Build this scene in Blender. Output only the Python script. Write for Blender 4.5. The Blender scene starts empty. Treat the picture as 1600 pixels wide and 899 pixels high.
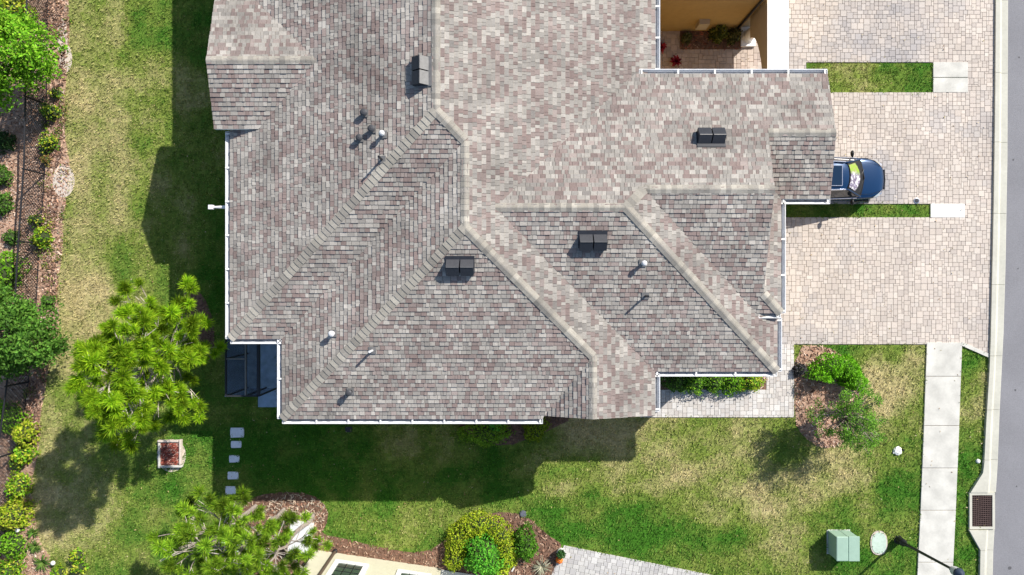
import bpy, math, random
import numpy as np
from mathutils import Vector, Matrix

random.seed(7)
rng = np.random.default_rng(7)
C = bpy.context.scene.collection
scene = bpy.context.scene

# ------------------------------------------------------------------ camera, sky, sun
H = 30.0                      # drone height over the lawn (m)
F = 1067.0                    # focal length in photo pixels (24 mm)
G = H / F                     # metres per plan unit
cam_d = bpy.data.cameras.new('drone_camera')
cam_d.sensor_width = 36.0
cam_d.lens = F / 1600 * 36.0
cam_d.clip_end = 1000
cam = bpy.data.objects.new('drone_camera', cam_d)
cam.location = (0, 0, H)
C.objects.link(cam)
scene.camera = cam

SUN = Vector((0.93, 0.90, 1.0)).normalized()          # towards the sun
sun_d = bpy.data.lights.new('sun', 'SUN')
sun_d.energy = 5.0
sun_d.angle = math.radians(0.5)
sun_d.color = (1.0, 0.945, 0.865)
sun = bpy.data.objects.new('sun', sun_d)
sun.rotation_euler = SUN.to_track_quat('Z', 'Y').to_euler()
sun.location = (20, 20, 30)
C.objects.link(sun)
world = bpy.data.worlds.new('World')
scene.world = world
world.use_nodes = True
wn = world.node_tree
sky = wn.nodes.new('ShaderNodeTexSky')
sky.sky_type = 'NISHITA'
sky.sun_disc = False
sky.sun_elevation = math.asin(SUN.z)
sky.sun_rotation = math.atan2(SUN.x, SUN.y)
wn.nodes['Background'].inputs['Strength'].default_value = 0.112
wn.links.new(sky.outputs[0], wn.nodes['Background'].inputs['Color'])
scene.view_settings.view_transform = 'Standard'
scene.view_settings.look = 'None'
scene.view_settings.exposure = 0.50
scene.view_settings.gamma = 1

# ------------------------------------------------------------------ materials
def mat(name, color=None, rough=0.8, noise=0.0, nscale=8.0, bump=0.0, bscale=40.0, translucent=0.0, metal=0.0,
        spec=0.3, big=0.0, bigscale=0.6):
    """A principled material; colour from the mesh attribute Col when color is None; noise breaks it up in object space."""
    m = bpy.data.materials.new(name)
    m.use_nodes = True
    nt = m.node_tree
    b = nt.nodes['Principled BSDF']
    b.inputs['Roughness'].default_value = rough
    b.inputs['Metallic'].default_value = metal
    b.inputs['Specular IOR Level'].default_value = spec
    if color is None:
        a = nt.nodes.new('ShaderNodeAttribute')
        a.attribute_name = 'Col'
        src = a.outputs['Color']
    else:
        r = nt.nodes.new('ShaderNodeRGB')
        r.outputs[0].default_value = (*color, 1)
        src = r.outputs[0]
    geo = nt.nodes.new('ShaderNodeNewGeometry')
    def scaled(src, amount, sc, detail):
        n = nt.nodes.new('ShaderNodeTexNoise')
        n.inputs['Scale'].default_value = sc
        n.inputs['Detail'].default_value = detail
        nt.links.new(geo.outputs['Position'], n.inputs['Vector'])
        mr = nt.nodes.new('ShaderNodeMapRange')
        mr.inputs[1].default_value = 0.25
        mr.inputs[2].default_value = 0.75
        mr.inputs[3].default_value = 1 - amount
        mr.inputs[4].default_value = 1 + amount
        nt.links.new(n.outputs['Fac'], mr.inputs[0])
        v = nt.nodes.new('ShaderNodeVectorMath')
        v.operation = 'MULTIPLY'
        nt.links.new(src, v.inputs[0])
        nt.links.new(mr.outputs[0], v.inputs[1])
        return v.outputs[0]
    if noise:
        src = scaled(src, noise, nscale, 5)
    if big:
        src = scaled(src, big, bigscale, 6)
    nt.links.new(src, b.inputs['Base Color'])
    if bump:
        n = nt.nodes.new('ShaderNodeTexNoise')
        n.inputs['Scale'].default_value = bscale
        n.inputs['Detail'].default_value = 4
        nt.links.new(geo.outputs['Position'], n.inputs['Vector'])
        bp = nt.nodes.new('ShaderNodeBump')
        bp.inputs['Strength'].default_value = bump
        bp.inputs['Distance'].default_value = 0.03
        nt.links.new(n.outputs['Fac'], bp.inputs['Height'])
        nt.links.new(bp.outputs[0], b.inputs['Normal'])
    if translucent:
        t = nt.nodes.new('ShaderNodeBsdfTranslucent')
        nt.links.new(src, t.inputs['Color'])
        mx = nt.nodes.new('ShaderNodeMixShader')
        mx.inputs[0].default_value = translucent
        nt.links.new(b.outputs[0], mx.inputs[1])
        nt.links.new(t.outputs[0], mx.inputs[2])
        nt.links.new(mx.outputs[0], nt.nodes['Material Output'].inputs['Surface'])
    return m

M = dict(
    shingle=mat('asphalt_shingle', rough=0.9, noise=0.14, nscale=22, bump=0.25, bscale=90, big=0.2, bigscale=0.7, spec=0.12),
    deck=mat('roof_deck', (0.12, 0.11, 0.105), 0.9),
    white=mat('white_metal', (0.68, 0.69, 0.70), 0.5, noise=0.12, nscale=4),
    stucco=mat('tan_stucco', (0.47, 0.32, 0.13), 0.9, noise=0.07, nscale=5, bump=0.2, bscale=60),
    cream=mat('cream_stucco', (0.58, 0.565, 0.435), 0.9, noise=0.05, nscale=4, bump=0.2, bscale=60),
    beige=mat('beige_stucco', (0.50, 0.42, 0.30), 0.9, noise=0.05, nscale=4, bump=0.2, bscale=60),
    trim=mat('white_paint', (0.82, 0.81, 0.78), 0.6, noise=0.03),
    vent=mat('dark_vent_metal', (0.028, 0.031, 0.040), 0.5, metal=0.0, noise=0.15, nscale=9),
    ventgrey=mat('grey_vent_metal', (0.20, 0.195, 0.19), 0.5, metal=0.2, noise=0.15, nscale=9),
    pipe=mat('lead_pipe', (0.60, 0.60, 0.60), 0.5, noise=0.1),
    concrete=mat('concrete', (0.56, 0.56, 0.53), 0.9, noise=0.06, nscale=14, bump=0.1, bscale=70, big=0.08, bigscale=1.3),
    palecon=mat('pale_concrete', (0.53, 0.52, 0.475), 0.9, noise=0.05, nscale=12, bump=0.1, bscale=70, big=0.2, bigscale=1.6),
    kerb=mat('kerb_concrete', (0.50, 0.49, 0.42), 0.9, noise=0.07, nscale=10, bump=0.1, bscale=70, big=0.1, bigscale=0.9),
    asphalt=mat('asphalt', (0.215, 0.215, 0.23), 0.95, noise=0.16, nscale=30, bump=0.4, bscale=80, big=0.10, bigscale=0.5),
    paver=mat('paver', rough=0.92, noise=0.09, nscale=20, bump=0.15, bscale=70, big=0.10, bigscale=0.45),
    joint=mat('joint_sand', (0.36, 0.31, 0.27), 1.0, noise=0.2, nscale=12),
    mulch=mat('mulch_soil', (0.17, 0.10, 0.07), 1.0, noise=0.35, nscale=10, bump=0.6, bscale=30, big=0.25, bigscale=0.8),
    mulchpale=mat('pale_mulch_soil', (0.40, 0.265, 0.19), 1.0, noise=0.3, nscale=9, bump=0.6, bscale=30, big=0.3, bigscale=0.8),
    chips=mat('mulch_chips', rough=1.0),
    sand=mat('pale_sand', (0.55, 0.48, 0.42), 1.0, noise=0.15, nscale=12, bump=0.3),
    leaf=mat('leaf', rough=0.6, translucent=0.25, spec=0.12),
    needle=mat('needle', rough=0.6, translucent=0.25, spec=0.12),
    grass=mat('grass_blade', rough=0.7, translucent=0.2, spec=0.15),
    bark=mat('bark', (0.30, 0.255, 0.22), 0.95, noise=0.3, nscale=12, bump=0.5, bscale=25),
    fence=mat('black_vinyl_wire', (0.018, 0.018, 0.022), 0.5),
    blackmetal=mat('black_paint', (0.012, 0.013, 0.017), 0.35),
    greenpaint=mat('pale_green_paint', (0.29, 0.42, 0.335), 0.5, noise=0.05, nscale=4),
    greenlid=mat('faded_green_lid', (0.45, 0.56, 0.47), 0.8, noise=0.12, nscale=9),
    carpaint=mat('blue_car_paint', (0.005, 0.036, 0.105), 0.22, metal=0.35, spec=0.6),
    carblack=mat('car_black_trim', (0.012, 0.012, 0.014), 0.4),
    glass=mat('dark_glass', (0.02, 0.025, 0.03), 0.05, spec=0.8),
    chrome=mat('chrome', (0.75, 0.75, 0.77), 0.2, metal=0.9),
    tyre=mat('tyre_rubber', (0.015, 0.015, 0.015), 0.8),
    rust=mat('rusty_iron', (0.085, 0.055, 0.05), 0.8, noise=0.3, nscale=12),
    orange=mat('orange_pumpkin', (0.75, 0.17, 0.02), 0.55, noise=0.08, nscale=10),
    stone=mat('stepping_stone', (0.72, 0.76, 0.86), 0.9, noise=0.08, nscale=12, bump=0.15),
    darkglass=mat('window_glass', (0.05, 0.075, 0.06), 0.08, spec=0.8),
    bluepatio=mat('slate_patio', (0.28, 0.40, 0.56), 0.8, noise=0.25, nscale=4),
)
# screen mesh: half see-through dark cloth
sm = bpy.data.materials.new('insect_screen')
sm.use_nodes = True
_t = sm.node_tree.nodes.new('ShaderNodeBsdfTransparent')
_x = sm.node_tree.nodes.new('ShaderNodeMixShader')
_x.inputs[0].default_value = 0.30
sm.node_tree.nodes['Principled BSDF'].inputs['Base Color'].default_value = (0.012, 0.014, 0.018, 1)
sm.node_tree.links.new(_t.outputs[0], _x.inputs[1])
sm.node_tree.links.new(sm.node_tree.nodes['Principled BSDF'].outputs[0], _x.inputs[2])
sm.node_tree.links.new(_x.outputs[0], sm.node_tree.nodes['Material Output'].inputs['Surface'])
M['screen'] = sm
# windscreen with a folded sun shade behind it (printed colours are the shade's own)
def windscreen_mat():
    m = bpy.data.materials.new('sun_shade_print')
    m.use_nodes = True
    nt = m.node_tree
    g = nt.nodes.new('ShaderNodeTexCoord')
    n = nt.nodes.new('ShaderNodeTexNoise')
    n.inputs['Scale'].default_value = 6.5
    n.inputs['Detail'].default_value = 3
    nt.links.new(g.outputs['Object'], n.inputs['Vector'])
    sx = nt.nodes.new('ShaderNodeSeparateXYZ')
    nt.links.new(g.outputs['Object'], sx.inputs[0])
    r1 = nt.nodes.new('ShaderNodeValToRGB')
    r1.color_ramp.elements[0].color = (0.36, 0.33, 0.42, 1)
    r1.color_ramp.elements[0].position = 0.35
    r1.color_ramp.elements[1].color = (0.62, 0.60, 0.63, 1)
    r1.color_ramp.elements[1].position = 0.6
    e = r1.color_ramp.elements.new(0.48)
    e.color = (0.10, 0.07, 0.12, 1)
    nt.links.new(n.outputs['Fac'], r1.inputs[0])
    r2 = nt.nodes.new('ShaderNodeValToRGB')
    r2.color_ramp.elements[0].color = (0.16, 0.40, 0.02, 1)
    r2.color_ramp.elements[1].color = (0.42, 0.16, 0.30, 1)
    e = r2.color_ramp.elements.new(0.5)
    e.color = (0.24, 0.36, 0.03, 1)
    nt.links.new(n.outputs['Fac'], r2.inputs[0])
    mr = nt.nodes.new('ShaderNodeMapRange')
    mr.inputs[1].default_value = 0.05
    mr.inputs[2].default_value = 0.25
    nt.links.new(sx.outputs['Y'], mr.inputs[0])
    mx = nt.nodes.new('ShaderNodeMix')
    mx.data_type = 'RGBA'
    nt.links.new(mr.outputs[0], mx.inputs[0])
    nt.links.new(r1.outputs[0], mx.inputs[6])
    nt.links.new(r2.outputs[0], mx.inputs[7])
    b = nt.nodes['Principled BSDF']
    b.inputs['Roughness'].default_value = 0.3
    nt.links.new(mx.outputs[2], b.inputs['Base Color'])
    return m
M['shade'] = windscreen_mat()
M['tint'] = mat('blue_tinted_glass', (.006,.022,.055), .08, spec=.6)
M['trough'] = mat('gutter_floor_grey', (.20,.21,.23), .8, noise=.4, nscale=6)  # mottled grey for the floor strip inside the white gutters
M['capgrey'] = mat('cap_grey', (.055,.056,.062), .5, noise=.1)

# ------------------------------------------------------------------ helpers
def gp(u, v, z=0.0):
    """World point at height z that lies on the line of sight of photo pixel (u, v)."""
    k = (H - z) / F
    return Vector(((u - 800) * k, -(v - 449.5) * k, z))

def setcol(me, cols):
    a = me.attributes.new('Col', 'FLOAT_COLOR', 'FACE')
    arr = np.ones((len(cols), 4), np.float32)
    arr[:, :3] = np.asarray(cols, np.float32)[:, :3]
    a.data.foreach_set('color', arr.ravel())

def link(o, parent=None):
    C.objects.link(o)
    if parent is not None:
        o.parent = parent
        if parent.parent is None and parent.type == 'EMPTY' and not parent.get('local'):
            o.matrix_parent_inverse = Matrix.Translation(-Vector(parent.location))
    return o

def tag(o, label, cat, group=None, kind=None):
    if label: o['label'] = label
    if cat: o['category'] = cat
    if group: o['group'] = group
    if kind: o['kind'] = kind
    return o

def struct(o):
    o['kind'] = 'structure'
    return o

def stuff(o):
    o['kind'] = 'stuff'
    return o

def thing(name, loc, label, cat, group=None, rotz=0.0, local=False):
    o = bpy.data.objects.new(name, None)
    o.location = loc
    o.rotation_euler = (0, 0, rotz)
    o.empty_display_size = 0.3
    if local: o['local'] = 1
    C.objects.link(o)
    return tag(o, label, cat, group)

class MB:
    def __init__(s):
        s.v, s.f, s.c = [], [], []
    def poly(s, pts, col=None):
        n = len(s.v)
        s.v += [tuple(p) for p in pts]
        s.f.append(tuple(range(n, n + len(pts))))
        s.c.append(col or (0.5, 0.5, 0.5))
    def mesh(s, verts, faces, col=None):
        n = len(s.v)
        s.v += [tuple(p) for p in verts]
        for f in faces:
            s.f.append(tuple(i + n for i in f))
            s.c.append(col or (0.5, 0.5, 0.5))
    def box(s, x0, x1, y0, y1, z0, z1, col=None, m=None):
        vs = [Vector(p) for p in ((x0,y0,z0),(x1,y0,z0),(x1,y1,z0),(x0,y1,z0),(x0,y0,z1),(x1,y0,z1),(x1,y1,z1),(x0,y1,z1))]
        if m is not None: vs = [m @ p for p in vs]
        s.mesh(vs, [(3,2,1,0),(4,5,6,7),(0,1,5,4),(1,2,6,5),(2,3,7,6),(3,0,4,7)], col)
    def bar(s, a, b, w, h=None, col=None):
        """rectangular bar from a to b"""
        a, b = Vector(a), Vector(b)
        h = h or w
        d = (b - a).normalized()
        up = Vector((0, 0, 1)) if abs(d.z) < 0.9 else Vector((1, 0, 0))
        x = d.cross(up).normalized()
        y = x.cross(d)
        vs = []
        for p in (a, b):
            for i, j in ((-1,-1),(1,-1),(1,1),(-1,1)):
                vs.append(p + x * (w / 2 * i) + y * (h / 2 * j))
        s.mesh(vs, [(3,2,1,0),(4,5,6,7),(0,1,5,4),(1,2,6,5),(2,3,7,6),(3,0,4,7)], col)
    def tube(s, pts, rad, n=8, caps=True, col=None):
        pts = [Vector(p) for p in pts]
        if not hasattr(rad, '__len__'): rad = [rad] * len(pts)
        rings = []
        for i, p in enumerate(pts):
            d = (pts[min(i + 1, len(pts) - 1)] - pts[max(i - 1, 0)]).normalized()
            up = Vector((0, 0, 1)) if abs(d.z) < 0.9 else Vector((1, 0, 0))
            x = d.cross(up).normalized()
            y = x.cross(d)
            rings.append([p + (x * math.cos(2 * math.pi * j / n) + y * math.sin(2 * math.pi * j / n)) * rad[i] for j in range(n)])
        vs = [q for r in rings for q in r]
        fs = []
        for i in range(len(pts) - 1):
            for j in range(n):
                fs.append((i*n + j, i*n + (j+1) % n, (i+1)*n + (j+1) % n, (i+1)*n + j))
        if caps:
            fs.append(tuple(range(n))[::-1])
            fs.append(tuple((len(pts)-1)*n + j for j in range(n)))
        s.mesh(vs, fs, col)
    def lathe(s, c, prof, n=16, col=None):
        """prof: list of (radius, z)"""
        c = Vector(c)
        vs = [c + Vector((r * math.cos(2*math.pi*j/n), r * math.sin(2*math.pi*j/n), z)) for r, z in prof for j in range(n)]
        fs = []
        for i in range(len(prof) - 1):
            for j in range(n):
                fs.append((i*n + j, i*n + (j+1) % n, (i+1)*n + (j+1) % n, (i+1)*n + j))
        fs.append(tuple((len(prof)-1)*n + j for j in range(n)))
        fs.append(tuple(range(n))[::-1])
        s.mesh(vs, fs, col)
    def prism(s, pts2, z0, z1, col=None):
        """vertical prism on a plan outline (any winding)"""
        a = sum(pts2[i][0]*pts2[(i+1) % len(pts2)][1] - pts2[(i+1) % len(pts2)][0]*pts2[i][1] for i in range(len(pts2)))
        if a < 0: pts2 = list(pts2)[::-1]
        n = len(pts2)
        vs = [(x, y, z0) for x, y in pts2] + [(x, y, z1) for x, y in pts2]
        fs = [tuple(range(n))[::-1], tuple(range(n, 2*n))]
        fs += [(i, (i+1) % n, n + (i+1) % n, n + i) for i in range(n)]
        s.mesh(vs, fs, col)
    def build(s, name, m, parent=None, smooth=False, origin=None, bevel=0.0, subsurf=0):
        me = bpy.data.meshes.new(name)
        vs = s.v
        if origin is not None:
            vs = [(x - origin[0], y - origin[1], z - origin[2]) for x, y, z in vs]
        me.from_pydata(vs, [], s.f)
        setcol(me, s.c)
        me.materials.append(m)
        if smooth:
            me.polygons.foreach_set('use_smooth', [True] * len(me.polygons))
        me.update()
        o = bpy.data.objects.new(name, me)
        if origin is not None: o.location = origin
        if bevel:
            b = o.modifiers.new('bevel', 'BEVEL')
            b.width = bevel
            b.segments = 2
            b.limit_method = 'ANGLE'
        if subsurf:
            b = o.modifiers.new('subsurf', 'SUBSURF')
            b.levels = b.render_levels = subsurf
        return link(o, parent)

def np_mesh(name, verts, n, cols, m, parent=None, origin=None):
    """faces of n consecutive vertices each, from a numpy array"""
    verts = np.asarray(verts, np.float32).reshape(-1, 3)
    if origin is not None: verts = verts - np.asarray(origin, np.float32)
    nf = len(verts) // n
    me = bpy.data.meshes.new(name)
    me.vertices.add(len(verts))
    me.vertices.foreach_set('co', verts.ravel())
    me.loops.add(nf * n)
    me.loops.foreach_set('vertex_index', np.arange(nf * n, dtype=np.int32))
    me.polygons.add(nf)
    me.polygons.foreach_set('loop_start', np.arange(0, nf * n, n, dtype=np.int32))
    me.polygons.foreach_set('loop_total', np.full(nf, n, np.int32))
    setcol(me, cols)
    me.materials.append(m)
    me.update(calc_edges=True)
    o = bpy.data.objects.new(name, me)
    if origin is not None: o.location = origin
    return link(o, parent)

def clip(subject, convex):
    """Sutherland-Hodgman: subject polygon by a convex counter-clockwise polygon (2-D)"""
    out = list(subject)
    for i in range(len(convex)):
        ax, ay = convex[i]
        bx, by = convex[(i + 1) % len(convex)]
        inp, out = out, []
        if not inp: return []
        def side(p): return (bx - ax) * (p[1] - ay) - (by - ay) * (p[0] - ax)
        for j in range(len(inp)):
            p, q = inp[j], inp[(j + 1) % len(inp)]
            sp, sq = side(p), side(q)
            if sp >= 0: out.append(p)
            if (sp >= 0) != (sq >= 0):
                t = sp / (sp - sq)
                out.append((p[0] + (q[0] - p[0]) * t, p[1] + (q[1] - p[1]) * t))
    cl = []
    for p in out:
        if not cl or abs(p[0]-cl[-1][0]) + abs(p[1]-cl[-1][1]) > 1e-4: cl.append(p)
    if len(cl) > 1 and abs(cl[0][0]-cl[-1][0]) + abs(cl[0][1]-cl[-1][1]) < 1e-4: cl.pop()
    return cl if len(cl) > 2 else []

def area(p):
    return abs(sum(p[i][0]*p[(i+1) % len(p)][1] - p[(i+1) % len(p)][0]*p[i][1] for i in range(len(p)))) / 2

def inside(poly, x, y):
    r = np.zeros(x.shape, bool)
    n = len(poly)
    for i in range(n):
        x0, y0 = poly[i]
        x1, y1 = poly[(i + 1) % n]
        if y0 == y1: continue
        c = (y0 > y) != (y1 > y)
        r ^= c & (x < (x1 - x0) * (y - y0) / (y1 - y0) + x0)
    return r

def ccw(p):
    a = sum(p[i][0]*p[(i+1) % len(p)][1] - p[(i+1) % len(p)][0]*p[i][1] for i in range(len(p)))
    return list(p) if a > 0 else list(p)[::-1]

def w2(pts):
    """photo pixels on the ground -> world xy"""
    return [((u - 800) * G, -(v - 449.5) * G) for u, v in pts]

def smooth_outline(pts, n=2):
    for _ in range(n):
        q = []
        for i in range(len(pts)):
            a, b = pts[i], pts[(i + 1) % len(pts)]
            q += [(a[0]*.75 + b[0]*.25, a[1]*.75 + b[1]*.25), (a[0]*.25 + b[0]*.75, a[1]*.25 + b[1]*.75)]
        pts = q
    return pts

def ellipse(u, v, ru, rv, n=20, rot=0):
    r = []
    for i in range(n):
        a = 2 * math.pi * i / n
        x, y = ru * math.cos(a), rv * math.sin(a)
        r.append((u + x * math.cos(rot) - y * math.sin(rot), v + x * math.sin(rot) + y * math.cos(rot)))
    return r

# ------------------------------------------------------------------ ground plans (photo pixels at ground level)
KL = [(1553,-80),(1553,0),(1552,150),(1550,300),(1548,400),(1545,530),(1543,580),(1538,660),(1535,722),(1533,738),(1514,768),(1511,826),(1529,858),(1527,980)]
KR = [(1575,-80),(1574,0),(1573,250),(1570,420),(1567,520),(1561,640),(1558,720),(1557,738),(1555,768),(1553,826),(1551,858),(1548,980)]
BED_FENCE = smooth_outline([(-90,-60),(104,-60),(110,60),(103,130),(99,200),(112,270),(100,330),(98,400),(88,450),(95,510),(74,560),(72,610),(62,650),(62,700),(48,760),(54,800),(62,850),(84,875),(70,960),(-90,960)], 1)
BED_PINE = ellipse(312, 512, 22, 58, 24, -0.15)
BED_SOUTH = smooth_outline([(372,786),(425,768),(490,771),(514,796),(510,822),(500,834),(540,842),(600,857),(660,866),(700,842),(728,816),(770,799),(822,804),(852,834),(884,853),(862,910),(720,920),(640,886),(525,870),(470,890),(400,930),(350,900)], 1)
BED_CORNER = smooth_outline([(1241,540),(1290,540),(1322,560),(1352,600),(1350,650),(1322,694),(1284,702),(1254,682),(1241,658)], 1)
BED_EAVE = smooth_outline([(700,640),(716,664),(742,686),(790,699),(842,680),(900,652),(905,590),(700,590)], 1)
BED_WALK = [(1020,545),(1198,545),(1198,609),(1020,609)]
BED_COURT = [(1062,46),(1157,46),(1157,78),(1062,78)]
DRIVE = [
    [(1190,-70),(1553,-70),(1552,98),(1190,98)],
    [(1511,98),(1552,98),(1552,145),(1511,145)],
    [(1170,98),(1259,98),(1259,145),(1170,145)],
    [(1225,145),(1552,145),(1550,319),(1225,319)],
    [(1506,319),(1550,319),(1549.5,340),(1506,340)],
    [(1186,340),(1549.5,340),(1545,538),(1186,538)],
    [(1502,538),(1545,538),(1544,556)],
]
WALK = [[(1197,538),(1240,538),(1240,652),(1197,652)], [(1000,609),(1197,609),(1197,652),(1000,652)]]
COURT = [[(985,46),(1190,46),(1190,160),(985,160)]]
SOUTHWALK = [[(881,852),(1180,912),(1180,960),(850,960),(862,897)]]
STRIPS = [[(1259,98),(1457,98),(1457,145),(1259,145)], [(1226,319),(1453,319),(1453,340),(1226,340)]]
SIDE = [(1447,535),(1502,535),(1497,675),(1492,800),(1484,960),(1430,960),(1437,800),(1442,675)]
HOUSE = [(-352,-720),(-352,51),(-284,51),(-284,155),(171,155),(171,94),(330,94),(332,20),(332,-131),(398,-131),(398,-262),(171,-262),(171,-720)]
HOUSE_PX = [(p + 800, q + 449.5) for p, q in HOUSE]
NEIGH_PX = [(690,888),(497,859),(460,1100),(670,1100)]
PATIO = [(352,520),(432,520),(432,637),(404,637),(404,620),(352,620)]

# ------------------------------------------------------------------ ground sheets
def sheet(name, px, z, m, thick=0.02):
    b = MB()
    b.prism(w2(px), z - thick, z)
    return struct(b.build(name, m))

DRY_PTS = [(110,40,.65),(160,30,.55),(240,40,.3),(130,150,.8),(200,150,.65),(250,120,.45),(110,230,.8),(180,230,.7),(240,230,.5),
    (300,60,.05),(300,160,.5),(320,220,.35),(280,330,.55),(330,330,.2),(270,400,.5),(340,440,.05),(120,330,.7),(180,330,.6),(215,350,.45),(110,440,.95),(150,440,.95),
    (120,520,.9),(150,580,.85),(90,620,.6),(200,420,.35),(90,700,.7),(80,760,.8),(100,820,.85),(130,860,.6),(180,880,.35),(170,780,.6),(120,740,.6),
    (220,740,.3),(300,720,.15),(270,760,.2),(310,780,.35),(220,830,.3),(300,850,.4),(350,720,.0),(350,780,.25),(420,720,.0),(480,740,.0),(460,700,.0),
    (560,720,.05),(620,690,.45),(680,700,.55),(720,730,.2),(600,760,.1),(640,790,.25),(560,800,.25),(640,830,.4),(700,800,.3),(540,830,.25),(680,850,.3),
    (780,740,.05),(820,690,.3),(900,680,.85),(960,690,.8),(850,730,.4),(880,750,.6),(960,740,.7),(1020,700,.7),(1080,680,.6),(1060,750,.75),(1140,760,.75),
    (900,800,.2),(960,810,.1),(1020,820,.05),(1080,840,.1),(1140,840,.25),(860,800,.1),(1120,800,.5),(1200,790,.85),(1200,840,.6),(1180,880,.35),
    (1160,690,.55),(1120,670,.45),(1230,700,.5),(1260,760,.9),(1310,750,.8),(1360,720,.55),(1330,700,.7),(1240,830,.5),(1280,840,.15),(1330,800,.25),(1400,770,.15),(1350,790,.4),(1380,830,.5),
    (1260,880,.35),(1340,880,.1),(1400,870,.05),(1420,700,.25),(1420,640,.55),(1400,600,.95),(1370,580,.9),(1340,550,.3),(1310,546,.2),(1420,560,.8),(1400,545,.3),(1380,640,.8),(1400,660,.5),
    (1515,570,.25),(1530,600,.6),(1515,640,.5),(1520,690,.3),(1515,740,.1),(1505,820,.0),(1515,890,.05),
    (1270,120,.25),(1340,120,.45),(1400,120,.25),(1445,120,.0),(1240,330,.2),(1360,330,.2),(1440,330,.1),(420,560,.2),(360,650,.25),(330,600,.35)]
DP = np.array(DRY_PTS)
def dryness(px, py):
    s = np.zeros(px.shape)
    wsum = np.zeros(px.shape)
    for u, v, d in DP:
        w = 1.0 / (((px - u)**2 + (py - v)**2) / 900.0 + 0.25)**2
        s += w * d
        wsum += w
    mow = np.where(px < 300, .055 * np.sin(px / 9.0 + .9 * np.sin(py / 60)), .05 * np.sin((px * .35 + py) / 8.0))
    return s / wsum + mow

def vnoise(x, y, sc, seed):
    r = np.random.default_rng(seed).random((64, 64))
    x, y = x * sc, y * sc
    xi, yi = np.floor(x).astype(int), np.floor(y).astype(int)
    fx, fy = x - xi, y - yi
    fx, fy = fx*fx*(3-2*fx), fy*fy*(3-2*fy)
    g = lambda a, b: r[a % 64, b % 64]
    return (g(xi,yi)*(1-fx) + g(xi+1,yi)*fx)*(1-fy) + (g(xi,yi+1)*(1-fx) + g(xi+1,yi+1)*fx)*fy

LUSH = np.array((0.062, 0.192, 0.018))
MIDG = np.array((0.225, 0.295, 0.056))
STRAW = np.array((0.55, 0.47, 0.235))
def grasscol(d, jitter):
    d = np.clip(d, 0, 1)[:, None]
    c = np.where(d < 0.45, LUSH + (MIDG - LUSH) * (d / 0.45), MIDG + (STRAW - MIDG) * ((d - 0.45) / 0.55))
    return c * jitter[:, None]

def lawn():
    x0, x1, y0, y1, n = -27.0, 24.0, -15.5, 15.5, 0.16
    nx, ny = int((x1-x0)/n), int((y1-y0)/n)
    X, Y = np.meshgrid(np.linspace(x0, x1, nx), np.linspace(y0, y1, ny), indexing='ij')
    Z = (vnoise(X, Y, 0.5, 3) - 0.5) * 0.012
    v = np.stack([X, Y, Z], -1).reshape(-1, 3)
    idx = np.arange(nx * ny).reshape(nx, ny)
    q = np.stack([idx[:-1,:-1], idx[1:,:-1], idx[1:,1:], idx[:-1,1:]], -1).reshape(-1, 4)
    me = bpy.data.meshes.new('lawn')
    me.vertices.add(len(v)); me.vertices.foreach_set('co', v.astype(np.float32).ravel())
    me.loops.add(q.size); me.loops.foreach_set('vertex_index', q.astype(np.int32).ravel())
    me.polygons.add(len(q))
    me.polygons.foreach_set('loop_start', np.arange(0, q.size, 4, dtype=np.int32))
    me.polygons.foreach_set('loop_total', np.full(len(q), 4, np.int32))
    me.update(calc_edges=True)
    cx = (X[:-1,:-1] + n/2).ravel(); cy = (Y[:-1,:-1] + n/2).ravel()
    d = dryness(cx / G + 800, 449.5 - cy / G) + (vnoise(cx, cy, 1.1, 5) - 0.5) * 0.42 + (vnoise(cx, cy, 4.5, 6) - 0.5) * 0.26
    setcol(me, grasscol(d, 0.62 + 0.25 * rng.random(len(d))))
    me.materials.append(mat('lawn_thatch', rough=1.0, noise=0.3, nscale=14, bump=0.8, bscale=30, spec=0.1))
    o = bpy.data.objects.new('lawn', me)
    return struct(link(o))
lawn()
b = MB()
b.poly([(-300,-300,-0.06),(300,-300,-0.06),(300,300,-0.06),(-300,300,-0.06)])
struct(b.build('ground', mat('far_grass', (0.10, 0.15, 0.035), 1.0, noise=0.3, nscale=2, big=0.3, bigscale=0.1)))

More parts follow.
